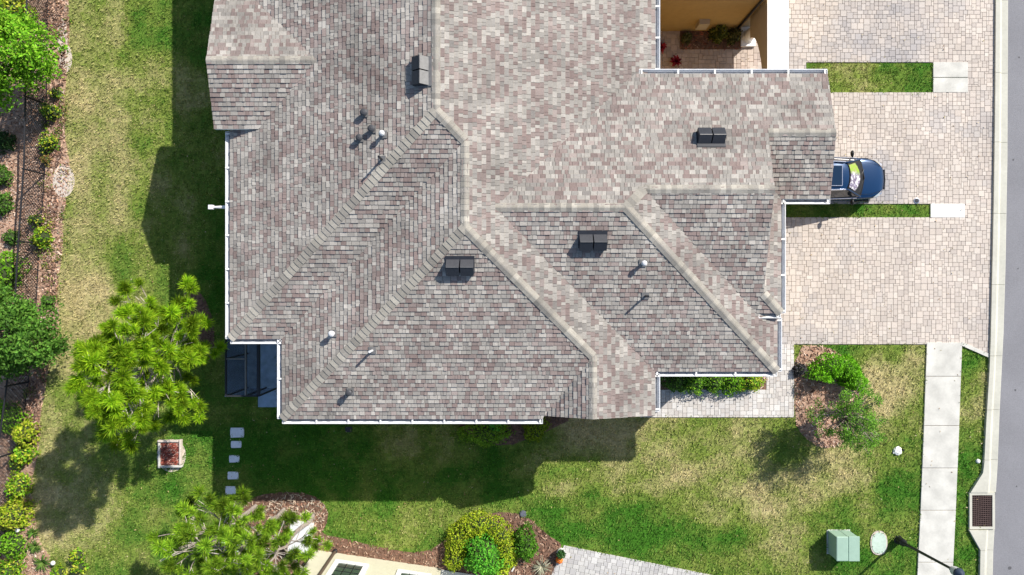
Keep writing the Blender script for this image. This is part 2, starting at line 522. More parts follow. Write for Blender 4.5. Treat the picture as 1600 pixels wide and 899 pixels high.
# the lawn's blades: tufts that nobody could count, one mesh
def tufts():
    n = 165000
    x = rng.uniform(-22.8, 22.0, n); y = rng.uniform(-12.9, 12.9, n)
    px, py = x / G + 800, 449.5 - y / G
    keep = np.ones(n, bool)
    kl = KL + [(1700,980),(1700,-80)]
    for poly in [HOUSE_PX, NEIGH_PX, PATIO, BED_FENCE, BED_PINE, BED_SOUTH, BED_CORNER, BED_EAVE, BED_WALK, kl, SIDE] + DRIVE + WALK + COURT + SOUTHWALK:
        keep &= ~inside(poly, px, py)
    for u0, u1, v0, v1 in ((1457,1511,98,145),(1453,1506,319,340),(1291,1327,828,866)):
        keep &= ~((px > u0) & (px < u1) & (py > v0) & (py < v1))
    for u, v, r in ((1373,848,15),(268,709,19),(371,676,10),(369,695,8),(366,717,8),(364,743,8),(361,766,8)):
        keep &= (px-u)**2 + (py-v)**2 > r*r
    # thin the blades where the turf itself is thin
    x, y, px, py = x[keep], y[keep], px[keep], py[keep]
    d = dryness(px, py) + (vnoise(x, y, 1.1, 5) - 0.5) * 0.42 + (vnoise(x, y, 4.5, 6) - 0.5) * 0.26
    d = d + rng.normal(0, 0.11, len(x))
    k = 2
    x, y, d = np.repeat(x, k), np.repeat(y, k), np.repeat(d, k) + rng.normal(0, .08, len(d)*k)
    N = len(x)
    x = x + rng.normal(0, .03, N); y = y + rng.normal(0, .03, N)
    az = rng.uniform(0, 2*np.pi, N)
    ln = rng.uniform(.07, .17, N)
    tilt = rng.uniform(.5, 1.25, N)
    w = rng.uniform(.010, .023, N)
    dx, dy = np.cos(az), np.sin(az)
    base = np.stack([x, y, np.full(N, -0.004)], -1)
    side = np.stack([-dy*w, dx*w, np.zeros(N)], -1)
    tip = base + np.stack([dx*ln*np.sin(tilt), dy*ln*np.sin(tilt), ln*np.cos(tilt)], -1)
    mid = base*0.45 + tip*0.55 + np.stack([np.zeros(N), np.zeros(N), ln*0.12], -1)
    v = np.stack([base - side, mid - side*.8, tip, mid + side*.8], 1)
    o = np_mesh('grass', v, 4, grasscol(d, rng.uniform(.66, 1.3, N)), M['grass'])
    stuff(o)
tufts()

sheet('street', [KR[0], *KR[1:], (2400,980), (2400,-80)][:0] or KR + [(2600,980),(2600,-80)], 0.012, M['asphalt'], 0.05)
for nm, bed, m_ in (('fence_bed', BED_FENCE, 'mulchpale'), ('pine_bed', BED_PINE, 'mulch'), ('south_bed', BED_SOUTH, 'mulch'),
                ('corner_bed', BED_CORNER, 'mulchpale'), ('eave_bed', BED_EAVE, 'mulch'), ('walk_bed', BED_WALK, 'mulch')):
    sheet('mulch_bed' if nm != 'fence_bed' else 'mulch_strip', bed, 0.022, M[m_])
sheet('mulch_bed', BED_COURT, 0.075, M['mulch'], 0.06)
for u, v, ru, rv in ((100,283,17,26),(98,60,8,30),(103,92,10,22)):
    sheet('sand_patch', ellipse(u, v, ru, rv, 18), 0.028, M['sand'])

def chips(polys, dens, palette, z=0.028, holes=(), seed=1):
    r = np.random.default_rng(seed)
    vs, cs = [], []
    for poly in polys:
        pw = w2(poly)
        xs = [p[0] for p in pw]; ys = [p[1] for p in pw]
        x0, x1 = max(min(xs), -23.5), min(max(xs), 23.5)
        y0, y1 = max(min(ys), -13.5), min(max(ys), 13.5)
        n = int((x1-x0)*(y1-y0)*dens)
        x, y = r.uniform(x0, x1, n), r.uniform(y0, y1, n)
        k = inside(pw, x, y)
        for h in holes: k &= ~inside(w2(h), x, y)
        x, y = x[k], y[k]
        n = len(x)
        az = r.uniform(0, 2*np.pi, n)
        L, W = r.uniform(.03, .085, n), r.uniform(.012, .026, n)
        t = r.normal(0, .35, n)
        a = np.stack([np.cos(az)*L, np.sin(az)*L, t*L], -1)
        s = np.stack([-np.sin(az)*W, np.cos(az)*W, r.normal(0, .01, n)], -1)
        c = np.stack([x, y, z + r.uniform(0, .035, n)], -1)
        vs.append(np.stack([c-a-s, c+a-s*.7, c+a+s*.7, c-a+s], 1))
        pal = np.array(palette)
        cs.append(pal[r.integers(0, len(pal), n)] * r.uniform(.6, 1.35, n)[:, None])
    return stuff(np_mesh('mulch_chips', np.concatenate(vs), 4, np.concatenate(cs), M['chips']))
PALE = [(.50,.33,.235),(.55,.40,.31),(.34,.19,.125),(.60,.48,.39),(.42,.265,.185)]
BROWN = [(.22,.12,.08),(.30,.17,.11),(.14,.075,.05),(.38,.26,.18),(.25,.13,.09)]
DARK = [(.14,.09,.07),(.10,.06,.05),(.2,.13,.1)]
chips([BED_FENCE], 130, PALE + BROWN[:2], seed=1)
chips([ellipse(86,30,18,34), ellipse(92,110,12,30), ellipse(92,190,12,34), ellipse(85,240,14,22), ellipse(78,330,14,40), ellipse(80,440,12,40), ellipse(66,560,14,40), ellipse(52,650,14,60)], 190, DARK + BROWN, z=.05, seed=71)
chips([BED_SOUTH], 120, BROWN + [(.42,.30,.22)], holes=[NEIGH_PX], seed=2)
chips([ellipse(462,800,50,28,16)], 90, [(.5,.42,.33),(.42,.33,.25)], z=.045, seed=12)
chips([BED_CORNER], 150, PALE + BROWN, seed=3)
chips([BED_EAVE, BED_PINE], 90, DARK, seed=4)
chips([BED_WALK], 100, PALE, seed=5)
chips([BED_COURT], 120, BROWN + [(.3,.1,.06)], z=.08, seed=6)

# leaf litter on the grass
def litter():                                                       # dry leaves blown over the turf
    r = np.random.default_rng(77); n = 1100
    x, y = r.uniform(-21, 21, n), r.uniform(-12.6, 12.6, n)
    px, py = x / G + 800, 449.5 - y / G
    k = ~inside(HOUSE_PX, px, py) & ~inside(NEIGH_PX, px, py) & (px < 1540)
    x, y = x[k], y[k]; n = len(x)
    az = r.uniform(0, 6.28, n); L, W = r.uniform(.02, .05, n), r.uniform(.012, .025, n)
    z = np.full(n, .085)
    c = np.stack([x, y, z], -1)
    a = np.stack([np.cos(az)*L, np.sin(az)*L, r.normal(0, .01, n)], -1); s_ = np.stack([-np.sin(az)*W, np.cos(az)*W, r.normal(0, .01, n)], -1)
    pal = np.array([(.42,.30,.16),(.5,.42,.28),(.25,.15,.08),(.35,.3,.12)])
    stuff(np_mesh('fallen_leaves', np.stack([c-a, c+s_, c+a, c-s_], 1), 4, pal[r.integers(0, 4, n)], M['chips']))
litter()

# ------------------------------------------------------------------ pavers
def pavers(name, polys, basecols, unit=0.093, ang=0.0, blotch=None, nind=300, seed=1, zt=0.05):
    r = random.Random(seed)
    wp = [ccw(w2(p)) for p in polys]
    if ang:
        ca, sa = math.cos(-ang), math.sin(-ang)
        wp = [[(x*ca - y*sa, x*sa + y*ca) for x, y in p] for p in wp]
    base = MB()
    for i, p in enumerate(wp):
        q = p if not ang else [(x*math.cos(ang) - y*math.sin(ang), x*math.sin(ang) + y*math.cos(ang)) for x, y in p]
        base.prism(q, -0.03, zt - 0.03)
    bo = struct(base.build(name, M['joint']))
    xs = [x for p in wp for x, y in p]; ys = [y for p in wp for x, y in p]
    x0, x1, y0, y1 = min(xs), max(xs), min(ys), max(ys)
    nx, ny = int((x1 - x0) / unit) + 4, int((y1 - y0) / unit) + 4
    occ = np.zeros((ny, nx), bool)
    rects = []
    # two laying directions meet in irregular patches
    gx, gy = np.meshgrid(np.arange(nx), np.arange(ny))
    turned = vnoise(gx*unit + 3.1, gy*unit + 1.7, .55, 40 + seed) > .5
    def place(ix, jy, w, h):
        occ[jy:jy + h, ix:ix + w] = True
        rects.append((x0 + (ix - 1)*unit, x0 + (ix - 1 + w)*unit, y0 + (jy - 1)*unit, y0 + (jy - 1 + h)*unit))
    def free(ix, jy, w, h):
        return ix + w <= nx and jy + h <= ny and not occ[jy:jy + h, ix:ix + w].any()
    SZ = [(2, 2), (2, 2), (2, 3), (3, 2), (3, 3)]
    for ix in range(nx):
        for jy in range(ny):
            if turned[jy, ix] and not occ[jy, ix]:
                c_ = [q for q in SZ if free(ix, jy, *q)]
                if c_: place(ix, jy, *r.choice(c_))
    for jy in range(ny):
        for ix in range(nx):
            if not occ[jy, ix]:
                c_ = [q for q in SZ if free(ix, jy, *q)] or [q for q in ((1, 3), (3, 1), (1, 2), (2, 1)) if free(ix, jy, *q)] or [(1, 1)]
                if len(c_) > 2 and not (ix + 3 < nx and not occ[jy, ix + 2] and occ[jy, ix + 3]): c_ = [q for q in c_ if q[0] == 2 or r.random() < .6] or c_
                place(ix, jy, *r.choice(c_))
    bx = [(min(x for x, y in p), max(x for x, y in p), min(y for x, y in p), max(y for x, y in p)) for p in wp]
    pieces = []
    gap = 0.0045
    for (a, b_, c, d) in rects:
        col = None
        for p, q in zip(wp, bx):
            if b_ < q[0] or a > q[1] or d < q[2] or c > q[3]: continue
            sub = [(a+gap, c+gap), (b_-gap, c+gap), (b_-gap, d-gap), (a+gap, d-gap)]
            w = clip(sub, p)
            if not w or area(w) < 0.002: continue
            if col is None:
                mx, my = (a+b_)/2, (c+d)/2
                bc = r.choice(basecols)
                g = blotch(mx, my) if blotch else 0
                grey = (.345, .33, .33)
                f = r.uniform(.91, 1.08)
                mixk = min(.85, max(0, g + r.uniform(-.15, .15)))
                col = tuple((bc[i]*(1-mixk) + grey[i]*mixk) * f for i in range(3))
                zz = zt + r.uniform(-.004, .003)
            m_ = MB()
            n = len(w)
            cx = sum(x for x, y in w)/n; cy = sum(y for x, y in w)/n
            ins = [(x + (cx-x)*.05, y + (cy-y)*.05) for x, y in w]
            if ang:
                R = lambda L: [(x*math.cos(ang) - y*math.sin(ang), x*math.sin(ang) + y*math.cos(ang)) for x, y in L]
                w_, ins = R(w), R(ins)
            else: w_ = w
            vs = [(x, y, zt - .03) for x, y in w_] + [(x, y, zz - .008) for x, y in w_] + [(x, y, zz) for x, y in ins]
            fs = [tuple(range(2*n, 3*n))]
            for i in range(n):
                k = (i+1) % n
                fs += [(i, k, n+k, n+i), (n+i, n+k, 2*n+k, 2*n+i)]
            pieces.append((area(w) if (abs(mx) < 22 and abs(my) < 12.2) else 0, vs, fs, col))
    pieces.sort(key=lambda t: -t[0])
    for ar, vs, fs, col in pieces[:nind]:
        m_ = MB(); m_.mesh(vs, fs, col); m_.build('paver', M['paver'], bo)
    rest = MB()
    for ar, vs, fs, col in pieces[nind:]: rest.mesh(vs, fs, col)
    if rest.v: stuff(rest.build('paver_field', M['paver'], bo))
    return bo

def blot(x, y):
    X, Y = np.array([x]), np.array([y])
    v = vnoise(X, Y, .42, 21)[0] * .65 + vnoise(X, Y, 1.3, 22)[0] * .35
    return max(0, (v - .50) * 2.7)
PINK = [(.54,.475,.415),(.535,.47,.41),(.51,.45,.395),(.56,.50,.44),(.545,.485,.425),(.49,.43,.38)]
pavers('driveway', DRIVE, PINK, blotch=blot, seed=3)
pavers('front_walk', WALK, [(.58,.545,.50),(.60,.57,.53),(.54,.50,.46),(.62,.60,.57)], blotch=lambda x, y: .25, seed=4, nind=120)
pavers('courtyard_floor', COURT, [(.50,.42,.36),(.46,.38,.33),(.54,.45,.39)], seed=5, nind=120)
pavers('south_walk', SOUTHWALK, [(.47,.46,.44),(.43,.42,.41),(.52,.51,.49)], ang=math.radians(-11), seed=6, nind=120)
# plain soldier edging along the drive
e = MB()
for poly in (((1502,537),(1545,556)), ):
    (u0, v0), (u1, v1) = poly
    a, c = gp(u0, v0, .05), gp(u1, v1, .05)
    e.bar(a, c, .16, .05)
struct(e.build('drive_edging', M['palecon']))
def blotches(name, spots, z, m):
    r = random.Random(5)
    b = MB()
    for u, v, rad in spots:
        c = gp(u, v); n = 14
        b.poly([(c.x + rad*G*r.uniform(.6, 1.2)*math.cos(2*math.pi*i/n), c.y + rad*G*r.uniform(.6, 1.2)*math.sin(2*math.pi*i/n), z) for i in range(n)])
    stuff(b.build(name, m))
blotches('oil_spots', [(1577,888,3.2),(1586,610,1.6),(1590,420,1.2),(1583,250,1.8),(1592,90,1.4),(1588,760,1.3)], .017, mat('oil_spot', (.085,.085,.09), .7, noise=.3))

# ------------------------------------------------------------------ kerb, sidewalk, slabs
def interp(line, v):
    for (u0, v0), (u1, v1) in zip(line, line[1:]):
        if v0 <= v <= v1: return u0 + (u1 - u0) * (v - v0) / (v1 - v0)
    return line[-1][0]
kerb = bpy.data.objects.new('kerb', None); C.objects.link(kerb); kerb['kind'] = 'structure'
joints = [-80, 1, 115, 223, 334, 445, 556, 640, 718, 769, 827, 859, 980]
for v0, v1 in zip(joints, joints[1:]):
    if v0 == 769: continue
    b = MB()
    vs_ = sorted({v0 + .25, v1 - .25, *[v for u, v in KL + KR if v0 < v < v1]})
    prof = [(0, -.02), (0.0, .13), (.30, .135), (.40, .11), (.56, .03), (.97, .045), (1.0, .04), (1.0, -.02)]
    n = len(prof)
    for v in vs_:
        l, r_ = interp(KL, v), interp(KR, v)
        for t, z in prof:
            tt = t if not (737 < v < 859) else (t if t in (0, 1) else 1 - (1 - t) * min(1, 21 / (r_ - l)))
            x, y = w2([(l + (r_ - l) * tt, v)])[0]
            b.v.append((x, y, z))
    for i in range(len(vs_) - 1):
        for j in range(n - 1):
            b.f.append((i*n + j, i*n + j + 1, (i+1)*n + j + 1, (i+1)*n + j)); b.c.append((.5,.5,.5))
    b.f.append(tuple(range(n))); b.c.append((.5,.5,.5))
    b.f.append(tuple((len(vs_)-1)*n + j for j in range(n))[::-1]); b.c.append((.5,.5,.5))
    b.build('kerb_segment', M['kerb'], kerb)
side = bpy.data.objects.new('sidewalk', None); C.objects.link(side); side['kind'] = 'structure'
sj = [535, 588, 665, 731, 797, 878, 960]
def sl(v, a, b_): return a[0] + (b_[0] - a[0]) * (v - 535) / (960 - 535)
SL = [(1447,535),(1442,675),(1437,800),(1429,960)]
SR = [(1502,535),(1497,675),(1492,800),(1484,960)]
for v0, v1 in zip(sj, sj[1:]):
    b = MB()
    g = .45
    b.prism(w2([(interp(SL, v0+g), v0+g), (interp(SR, v0+g), v0+g), (interp(SR, v1-g), v1-g), (interp(SL, v1-g), v1-g)]), -.05, .07 + random.uniform(-.006, .006))
    b.build('sidewalk_slab', M['palecon'], side, bevel=.01)
b = MB(); b.prism(w2(SL + SR[::-1]), -.05, .035); struct(b.build('joint_bed', M['joint'], side))
# pale slabs where the strips meet the drive
pad = bpy.data.objects.new('drive_crossing', None); C.objects.link(pad); pad['kind'] = 'structure'
for px in ([(1457,98),(1511,98),(1511,121.4),(1457,121.4)], [(1457,122.4),(1511,122.4),(1511,145),(1457,145)], [(1453,319),(1506,319),(1506,340),(1453,340)]):
    b = MB(); b.prism(w2(px), -.03, .062); b.build('concrete_slab', M['trim'] if px[0][0] == 1453 else M['palecon'], pad, bevel=.008)
# mulch/lawn strips sit a little lower than the pavers, with a shadowed edge

# ------------------------------------------------------------------ main house
S = 0.29
E0 = 0.163 * F                       # eave height, plan units
hx, hy = 0.0, 0.0
house = thing('villa', (hx, hy, 0), 'large villa roofed in mottled grey and pink shingles with white gutters', 'house')
PL = dict(   # rise above the eave line as a + b*p + c*q  (plan units)
    W1=(368.3, 1, 0), S1=(67, 0, -1), W2=(300.5, 1, 0), S2=(171.6, 0, -1), E1=(187, -1, 0), W3=(84 - 1.36*103, 1.36, 0),
    S3=(109.6, 0, -1), N4=(305, 0, 1), S4=(63, 0, -1), E4=(346.5, -1, 0), E5=(378, -1, 0), S6=(-86, 0, -1),
    GS=(123 - 285.6, 0, -1), GN=(123 + 285.6, 0, 1))
def pz(pl, p, q):
    a, b_, c = PL[pl]
    return (E0 + S * (a + b_*p + c*q)) * G
def P3(pl, p, q, lift=0.0):
    return Vector((p*G, -q*G, pz(pl, p, q) + lift))
FAC = [
    ('W1', [(-368.3,67),(-90.6,-210.6),(-90.6,-700),(-368.3,-700),(-368.3,-380),(-339.7,-380),(-245.3,-285.6),(-328,-203),(-332,-212),(-368.3,-212)]),
    ('S1', [(-368.3,67),(-300.5,67),(-56.7,-176.7),(-90.6,-210.6)]),
    ('W2', [(-300.5,67),(-300.5,171.6),(-56.7,-72.2),(-56.7,-176.7)]),
    ('S2', [(-300.5,171.6),(40,171.6),(42.2,167),(103,87.6),(-56.7,-72.2)]),
    ('W3', [(42.2,167.5),(103,167.5),(103,87.6)]),
    ('E1', [(103,167.5),(187,167.5),(187,109.6),(-20.3,-97.7),(158.5,-276.5),(187,-276.5),(187,-700),(-90.6,-700),(-90.6,-210.6),(-56.7,-176.7),(-56.7,-72.2),(103,87.6)]),
    ('S3', [(187,109.6),(346.5,109.6),(139.2,-97.7),(-20.3,-97.7)]),
    ('E4', [(346.5,109.6),(346.5,36),(316.5,33),(162.5,-121),(139.2,-97.7)]),
    ('N4', [(158.5,-276.5),(408.6,-276.5),(408.6,-195.5),(323,-195.5),(323,-121),(162.5,-121),(139.2,-97.7),(-20.3,-97.7)]),
    ('S4', [(162.5,-121),(323,-121),(323,8),(348,33),(316.5,33)]),
    ('E5', [(316,1),(348,33),(348,-115),(316,-147)]),
    ('S6', [(316,-147),(349,-115),(412,-115),(409,-195.5),(316,-195.5)]),
    ('GS', [(-384,-285.6),(-245.3,-285.6),(-326.3,-204.6),(-384,-204.6)]),
    ('GN', [(-384,-285.6),(-384,-380),(-339.7,-380),(-245.3,-285.6)]),
]
TAB = [(.36,.335,.305)]*4 + [(.315,.293,.27)]*4 + [(.27,.215,.20)]*4 + [(.245,.185,.172)]*2 + [(.43,.40,.365)]*3 + [(.325,.27,.25)]*2 + [(.255,.235,.22)]
TAB = [tuple(m_ + (x - m_) * .9 for x, m_ in zip(t, (.300, .268, .246))) for t in TAB]
TAB = [(a_*.91, b__*.915, c_*.90) for a_, b__, c_ in TAB]
EXPO = 0.160
def stain(pl, p):
    """weathering: dark algae runs below the ridge vents and pipes, mottling everywhere"""
    X, Y = np.array([p.x]), np.array([p.y])
    v = vnoise(X, Y, .8, 31)[0]*.6 + vnoise(X, Y, 2.6, 32)[0]*.4
    f = 1 + (v - .5) * .22
    if pl == 'W1':
        for cx, cy, rx, ry, k in ((-5.4, 8.2, 1.0, 1.3, .30), (-6.6, 10.2, 1.6, .5, .16), (-5.0, 10.6, .9, .35, .22), (-4.3, 6.6, .9, .8, .12), (-8.8, 5.0, .6, 1.6, .16)):
            d = ((p.x-cx)/rx)**2 + ((p.y-cy)/ry)**2
            f *= 1 - k * math.exp(-d)
    if pl in ('W2', 'S1'):
        f *= 1 - .14 * max(0, vnoise(X, Y, .5, 33)[0] - .3)
    return f
tabs = []
facobj = {}
for pl, poly in FAC:
    a, bb, cc = PL[pl]
    # deck slab
    top = [P3(pl, p, q, -.012) for p, q in poly]
    bot = [v - Vector((0, 0, .14)) for v in top]
    d = MB()
    n = len(poly)
    up = ccw([(v.x, v.y) for v in top]) == [(v.x, v.y) for v in top]
    idx = list(range(n)) if up else list(range(n))[::-1]
    d.mesh([top[i] for i in idx] + [bot[i] for i in idx], [tuple(range(n)), tuple(range(n, 2*n))[::-1]] + [(n+i, n+(i+1) % n, (i+1) % n, i) for i in range(n)], (.3, .29, .28))
    fo = d.build('roof_slope', M['trim'], house)
    facobj[pl] = fo
    # top sheet under the tabs takes the deck colour
    tp = MB(); tp.poly([top[i] + Vector((0,0,.005)) for i in idx]); tp.build('underlay', M['deck'], fo)
    # shingle courses in the slope's own plane: s along the eave, t up the slope
    g = Vector((bb, -cc, 0)).normalized()            # plan direction of steepest rise (world)
    slope = S * math.hypot(bb, cc)
    cosS = 1 / math.sqrt(1 + slope*slope)
    sd = Vector((-g.y, g.x, 0))
    uphill = Vector((g.x, g.y, slope)) * cosS
    nrm = sd.cross(uphill)
    if nrm.z < 0: nrm = -nrm
    o3 = P3(pl, *poly[0], 0)
    pts2 = [((P3(pl, p, q) - o3).dot(sd), (P3(pl, p, q) - o3).dot(uphill)) for p, q in poly]
    pts2c = pts2
    t0 = min(t for s, t in pts2) ; t1 = max(t for s, t in pts2)
    s0 = min(s for s, t in pts2); s1 = max(s for s, t in pts2)
    i = 0
    while t0 + i*EXPO < t1:
        ta, tb = t0 + i*EXPO, t0 + (i+1)*EXPO
        s = s0 - random.uniform(0, .3)
        last = None
        while s < s1:
            wd = random.choice([.10, .12, .13, .15, .17, .19, .23, .28])
            sub = [(s + .005, ta), (s + wd - .005, ta), (s + wd - .005, tb), (s + .005, tb)]
            w = clip(pts2c, sub)
            if w and area(w) > .0006:
                w = ccw(w)
                col = random.choice(TAB)
                f = random.uniform(.89, 1.11)
                mid_ = o3 + sd*(s + wd/2) + uphill*((ta + tb)/2)
                f *= stain(pl, mid_)
                col = tuple(x * f for x in col)
                th = random.choice([.024, .024, .036, .040])
                m = len(w)
                topv = [o3 + sd*x + uphill*y + nrm*(.004 + th*(1 - .8*(y - ta)/EXPO)) for x, y in w]
                botv = [o3 + sd*x + uphill*y - nrm*.006 for x, y in w]
                fs = [tuple(range(m))]
                for j in range(m):
                    y_a, y_b = w[j][1], w[(j+1) % m][1]
                    if y_a > tb - .002 and y_b > tb - .002: continue
                    fs.append((m + j, m + (j+1) % m, (j+1) % m, j))
                if (topv[1]-topv[0]).cross(topv[2]-topv[0]).z < 0:
                    fs = [x[::-1] for x in fs]
                c0 = topv[0]
                inview = abs(c0.x) < (H-c0.z)*.745 and abs(c0.y) < (H-c0.z)*.418
                key = area(w) / (H - c0.z)**2 * (SUN.dot(nrm) * .3 + 1) if inview else 0
                tabs.append((key, pl, topv + botv, fs, col))
            s += wd
        i += 1
tabs.sort(key=lambda t: -t[0])
for key, pl, vs, fs, col in tabs[:300]:
    m_ = MB(); m_.mesh(vs, fs, col); m_.build('shingle', M['shingle'], facobj[pl])
for pl, _ in FAC:
    m_ = MB()
    for key, q, vs, fs, col in tabs[300:]:
        if q == pl: m_.mesh(vs, fs, col)
    stuff(m_.build('shingle_field', M['shingle'], facobj[pl]))

# ridge and hip caps
RIDGES = [((-368.3,67),(-90.6,-210.6),'W1','S1'), ((-56.7,-176.7),(-90.6,-210.6),'S1','E1'),
    ((-56.7,-72.2),(-56.7,-176.7),'W2','E1'), ((-300.5,171.6),(-56.7,-72.2),'W2','S2'), ((103,87.6),(-56.7,-72.2),'S2','E1'),
    ((103,167.5),(103,87.6),'W3','E1'), ((139.2,-97.7),(-20.3,-97.7),'S3','N4'), ((346.5,109.6),(139.2,-97.7),'S3','E4'),
    ((162.5,-121),(139.2,-97.7),'N4','E4'), ((323,-121),(162.5,-121),'S4','N4'), ((348,33),(323,8),'S4','E5'),
    ((408.6,-195.5),(323,-195.5),'S6','N4'), ((-384,-285.6),(-245.3,-285.6),'GS','GN'), ((-90.6,-700),(-90.6,-210.6),'W1','E1')]
CAPC = [(.31,.29,.25),(.29,.27,.235),(.345,.32,.275),(.255,.238,.21),(.32,.298,.255),(.38,.355,.305),(.275,.256,.226)]
caps = []
for a, b_, A, B in RIDGES:
    a, b_ = Vector((*a, 0)), Vector((*b_, 0))
    L = (b_ - a).length
    d = (b_ - a).normalized()
    per = Vector((-d.y, d.x, 0))
    hw = (.165 if a.x != b_.x and a.y != b_.y else .15) / G
    # which side belongs to which plane: the lower of the two planes wins on its own side
    mid = (a + b_) / 2 + per * hw
    sA = pz(A, mid.x, mid.y) < pz(B, mid.x, mid.y)
    left, right = (A, B) if sA else (B, A)
    n = max(1, round(L * G / .19))
    for i in range(n):
        q0 = a + d * (L * i / n)
        q1 = a + d * min(L, L * (i + 1.12) / n)
        out = []
        lift0, lift1 = (.074, .05) if a.x != b_.x and a.y != b_.y else (.046, .036)
        rows = []
        for q, lf in ((q0, lift0), (q1, lift1)):
            lw = q + per * hw; rw = q - per * hw
            rows.append([P3(left, lw.x, lw.y, lf*.8), P3(left, (lw.x+q.x)/2*.3 + q.x*.7 - 0, (lw.y+q.y)/2*.3 + q.y*.7, lf), P3(right, (rw.x+q.x)/2*.3 + q.x*.7, (rw.y+q.y)/2*.3 + q.y*.7, lf), P3(right, rw.x, rw.y, lf*.8)])
        r0, r1 = rows
        lowr = [v - Vector((0, 0, .05)) for v in r0]
        lowr1 = [v - Vector((0, 0, .05)) for v in r1]
        vs = r0 + r1 + lowr + lowr1
        fs = [(0,1,5,4),(1,2,6,5),(2,3,7,6),(8,9,1,0),(9,10,2,1),(10,11,3,2),(8,0,4,12),(3,11,15,7)]
        if (r0[1]-r0[0]).cross(r1[0]-r0[0]).z < 0: fs = [f[::-1] for f in fs]
        f = random.uniform(.88, 1.12)
        col = tuple(c * f for c in random.choice(CAPC))
        caps.append((vs, fs, col))
for vs, fs, col in caps[:300]:
    m_ = MB(); m_.mesh(vs, fs, col); m_.build('ridge_cap', M['shingle'], house)
m_ = MB()
for vs, fs, col in caps[300:]: m_.mesh(vs, fs, col)
stuff(m_.build('ridge_cap_run', M['shingle'], house))

# walls
zw = E0 * G - .1
b = MB(); b.prism([(p*G, -q*G) for p, q in HOUSE], 0, zw); b.build('wall', M['stucco'], house)
def gable(pts, axis, t):
    """thin gable wall: pts (p,q,z) outline, extruded by t plan units along p or q"""
    m_ = MB()
    o = Vector((t*G, 0, 0)) if axis == 'p' else Vector((0, -t*G, 0))
    f = [Vector((p*G, -q*G, z)) for p, q, z in pts]
    n = len(f)
    m_.mesh(f + [v + o for v in f], [tuple(range(n))[::-1], tuple(range(n, 2*n))] + [(i, (i+1) % n, n + (i+1) % n, n + i) for i in range(n)])
    m_.build('gable_wall', M['stucco'], house)
dz = .17
gable([(-374,-360,2.2),(-374,-212,2.2),(-374,-212,pz('GS',0,-212)-dz),(-374,-285.6,pz('GS',0,-285.6)-dz),(-374,-360,pz('GN',0,-360)-dz)], 'p', 30)
gable([(50,160,4.0),(171,160,4.0),(171,160,pz('E1',171,0)-dz),(103,160,pz('E1',103,0)-dz),(50,160,pz('W3',50,0)-dz)], 'q', -10)
gable([(397,-262,4.0),(397,-131,4.0),(397,-131,pz('S6',0,-131)-dz),(397,-195.5,pz('S6',0,-195.5)-dz),(397,-262,pz('N4',0,-262)-dz)], 'p', -8)
gable([(316,-180,4.5),(316,2,4.5),(316,2,pz('S4',0,2)-dz),(316,-121,pz('S4',0,-121)-dz),(316,-180,pz('N4',0,-180)-dz)], 'p', -6)

# gutters: open white troughs with straps
EU = E0 * G
def gutter(a, b_, z, strap=1.15):
    """eave edge a->b in plan units, trough on the right-hand side of a->b seen from above (world)"""
    A, B = Vector((a[0]*G, -a[1]*G, z)), Vector((b_[0]*G, -b_[1]*G, z))
    d = (B - A).normalized()
    o = Vector((d.y, -d.x, 0))
    prof = [(0.0, .0), (0.0, -.12), (.10, -.12), (.19, -.03), (.19, .02), (.165, .02), (.165, -.015), (.085, -.10), (.015, -.10), (.015, 0)]
    m_ = MB()
    n = len(prof)
    vs = [p + o * x + Vector((0, 0, y)) for p in (A, B) for x, y in prof]
    m_.mesh(vs, [(i, (i+1) % n, n + (i+1) % n, n + i)[::-1] for i in range(n)] + [tuple(range(n)), tuple(range(n, 2*n))[::-1]])
    go = m_.build('gutter', M['white'], house)
    t_ = MB()
    t_.mesh([A + o*.015 + Vector((0,0,-.082)), A + o*.10 + Vector((0,0,-.082)), B + o*.10 + Vector((0,0,-.082)), B + o*.015 + Vector((0,0,-.082))], [(0,1,2,3)])
    t_.build('trough_floor', M['trough'], go)
    L = (B - A).length
    k = max(1, int(L / strap))
    for i in range(k + 1):
        c = A + d * (.08 + (L - .16) * i / k)
        s = MB()
        s.bar(c + Vector((0,0,.024)) - o*.03, c + o * .19 + Vector((0, 0, .024)), .06, .008)
        s.build('gutter_strap', M['trim'], go)
    for e_ in (A, B):
        s = MB()
        s.bar(e_ + o*.0 + Vector((0,0,-.045)), e_ + o*.18 + Vector((0,0,-.045)), .02, .12)
        s.build('end_cap', M['white'], go)
    return go
zr = (E0 + 29 * S) * G - .03
z0_ = EU - .03
gutter((-368.3,-204), (-368.3,67), z0_)
gutter((-368.3,67), (-300.5,67), z0_)
gutter((-300.5,67), (-300.5,171.6), z0_)
gutter((-300.5,171.6), (40,171.6), z0_)
gutter((187,162), (187,113), z0_)
gutter((187,109.6), (346.5,109.6), z0_)
gutter((346.5,109.6), (346.5,40), z0_)
gutter((316.5,33), (348,33), zr)
gutter((348,33), (348,-112), zr)
gutter((349,-115), (412,-115), zr)
gutter((408.6,-276.5), (165,-276.5), zr)
gutter((187,-283), (187,-700), z0_)
# downspouts down the wall corners
for p, q in ((-354.5, 44), (-286.5, 148), (173.5, 147), (332.5, 86), (334.5, 12)):
    d = MB()
    x, y = p*G, -q*G
    d.box(x-.04, x+.04, y-.04, y+.04, 0.1, EU - .12)
    d.build('downspout', M['white'], house)
# thin arm that sticks out beyond the west eave
d = MB()
a0 = gp(355, 324, 4.55); a1 = gp(333, 324, 4.6)
d.tube([a0, a1], [.075, .035], 8)
d.build('eave_bracket', M['white'], house)
d = MB(); c = gp(330, 324, 4.6); d.box(c.x-.08, c.x+.08, c.y-.08, c.y+.08, c.z-.1, c.z+.08); d.build('bracket_head', M['white'], house)

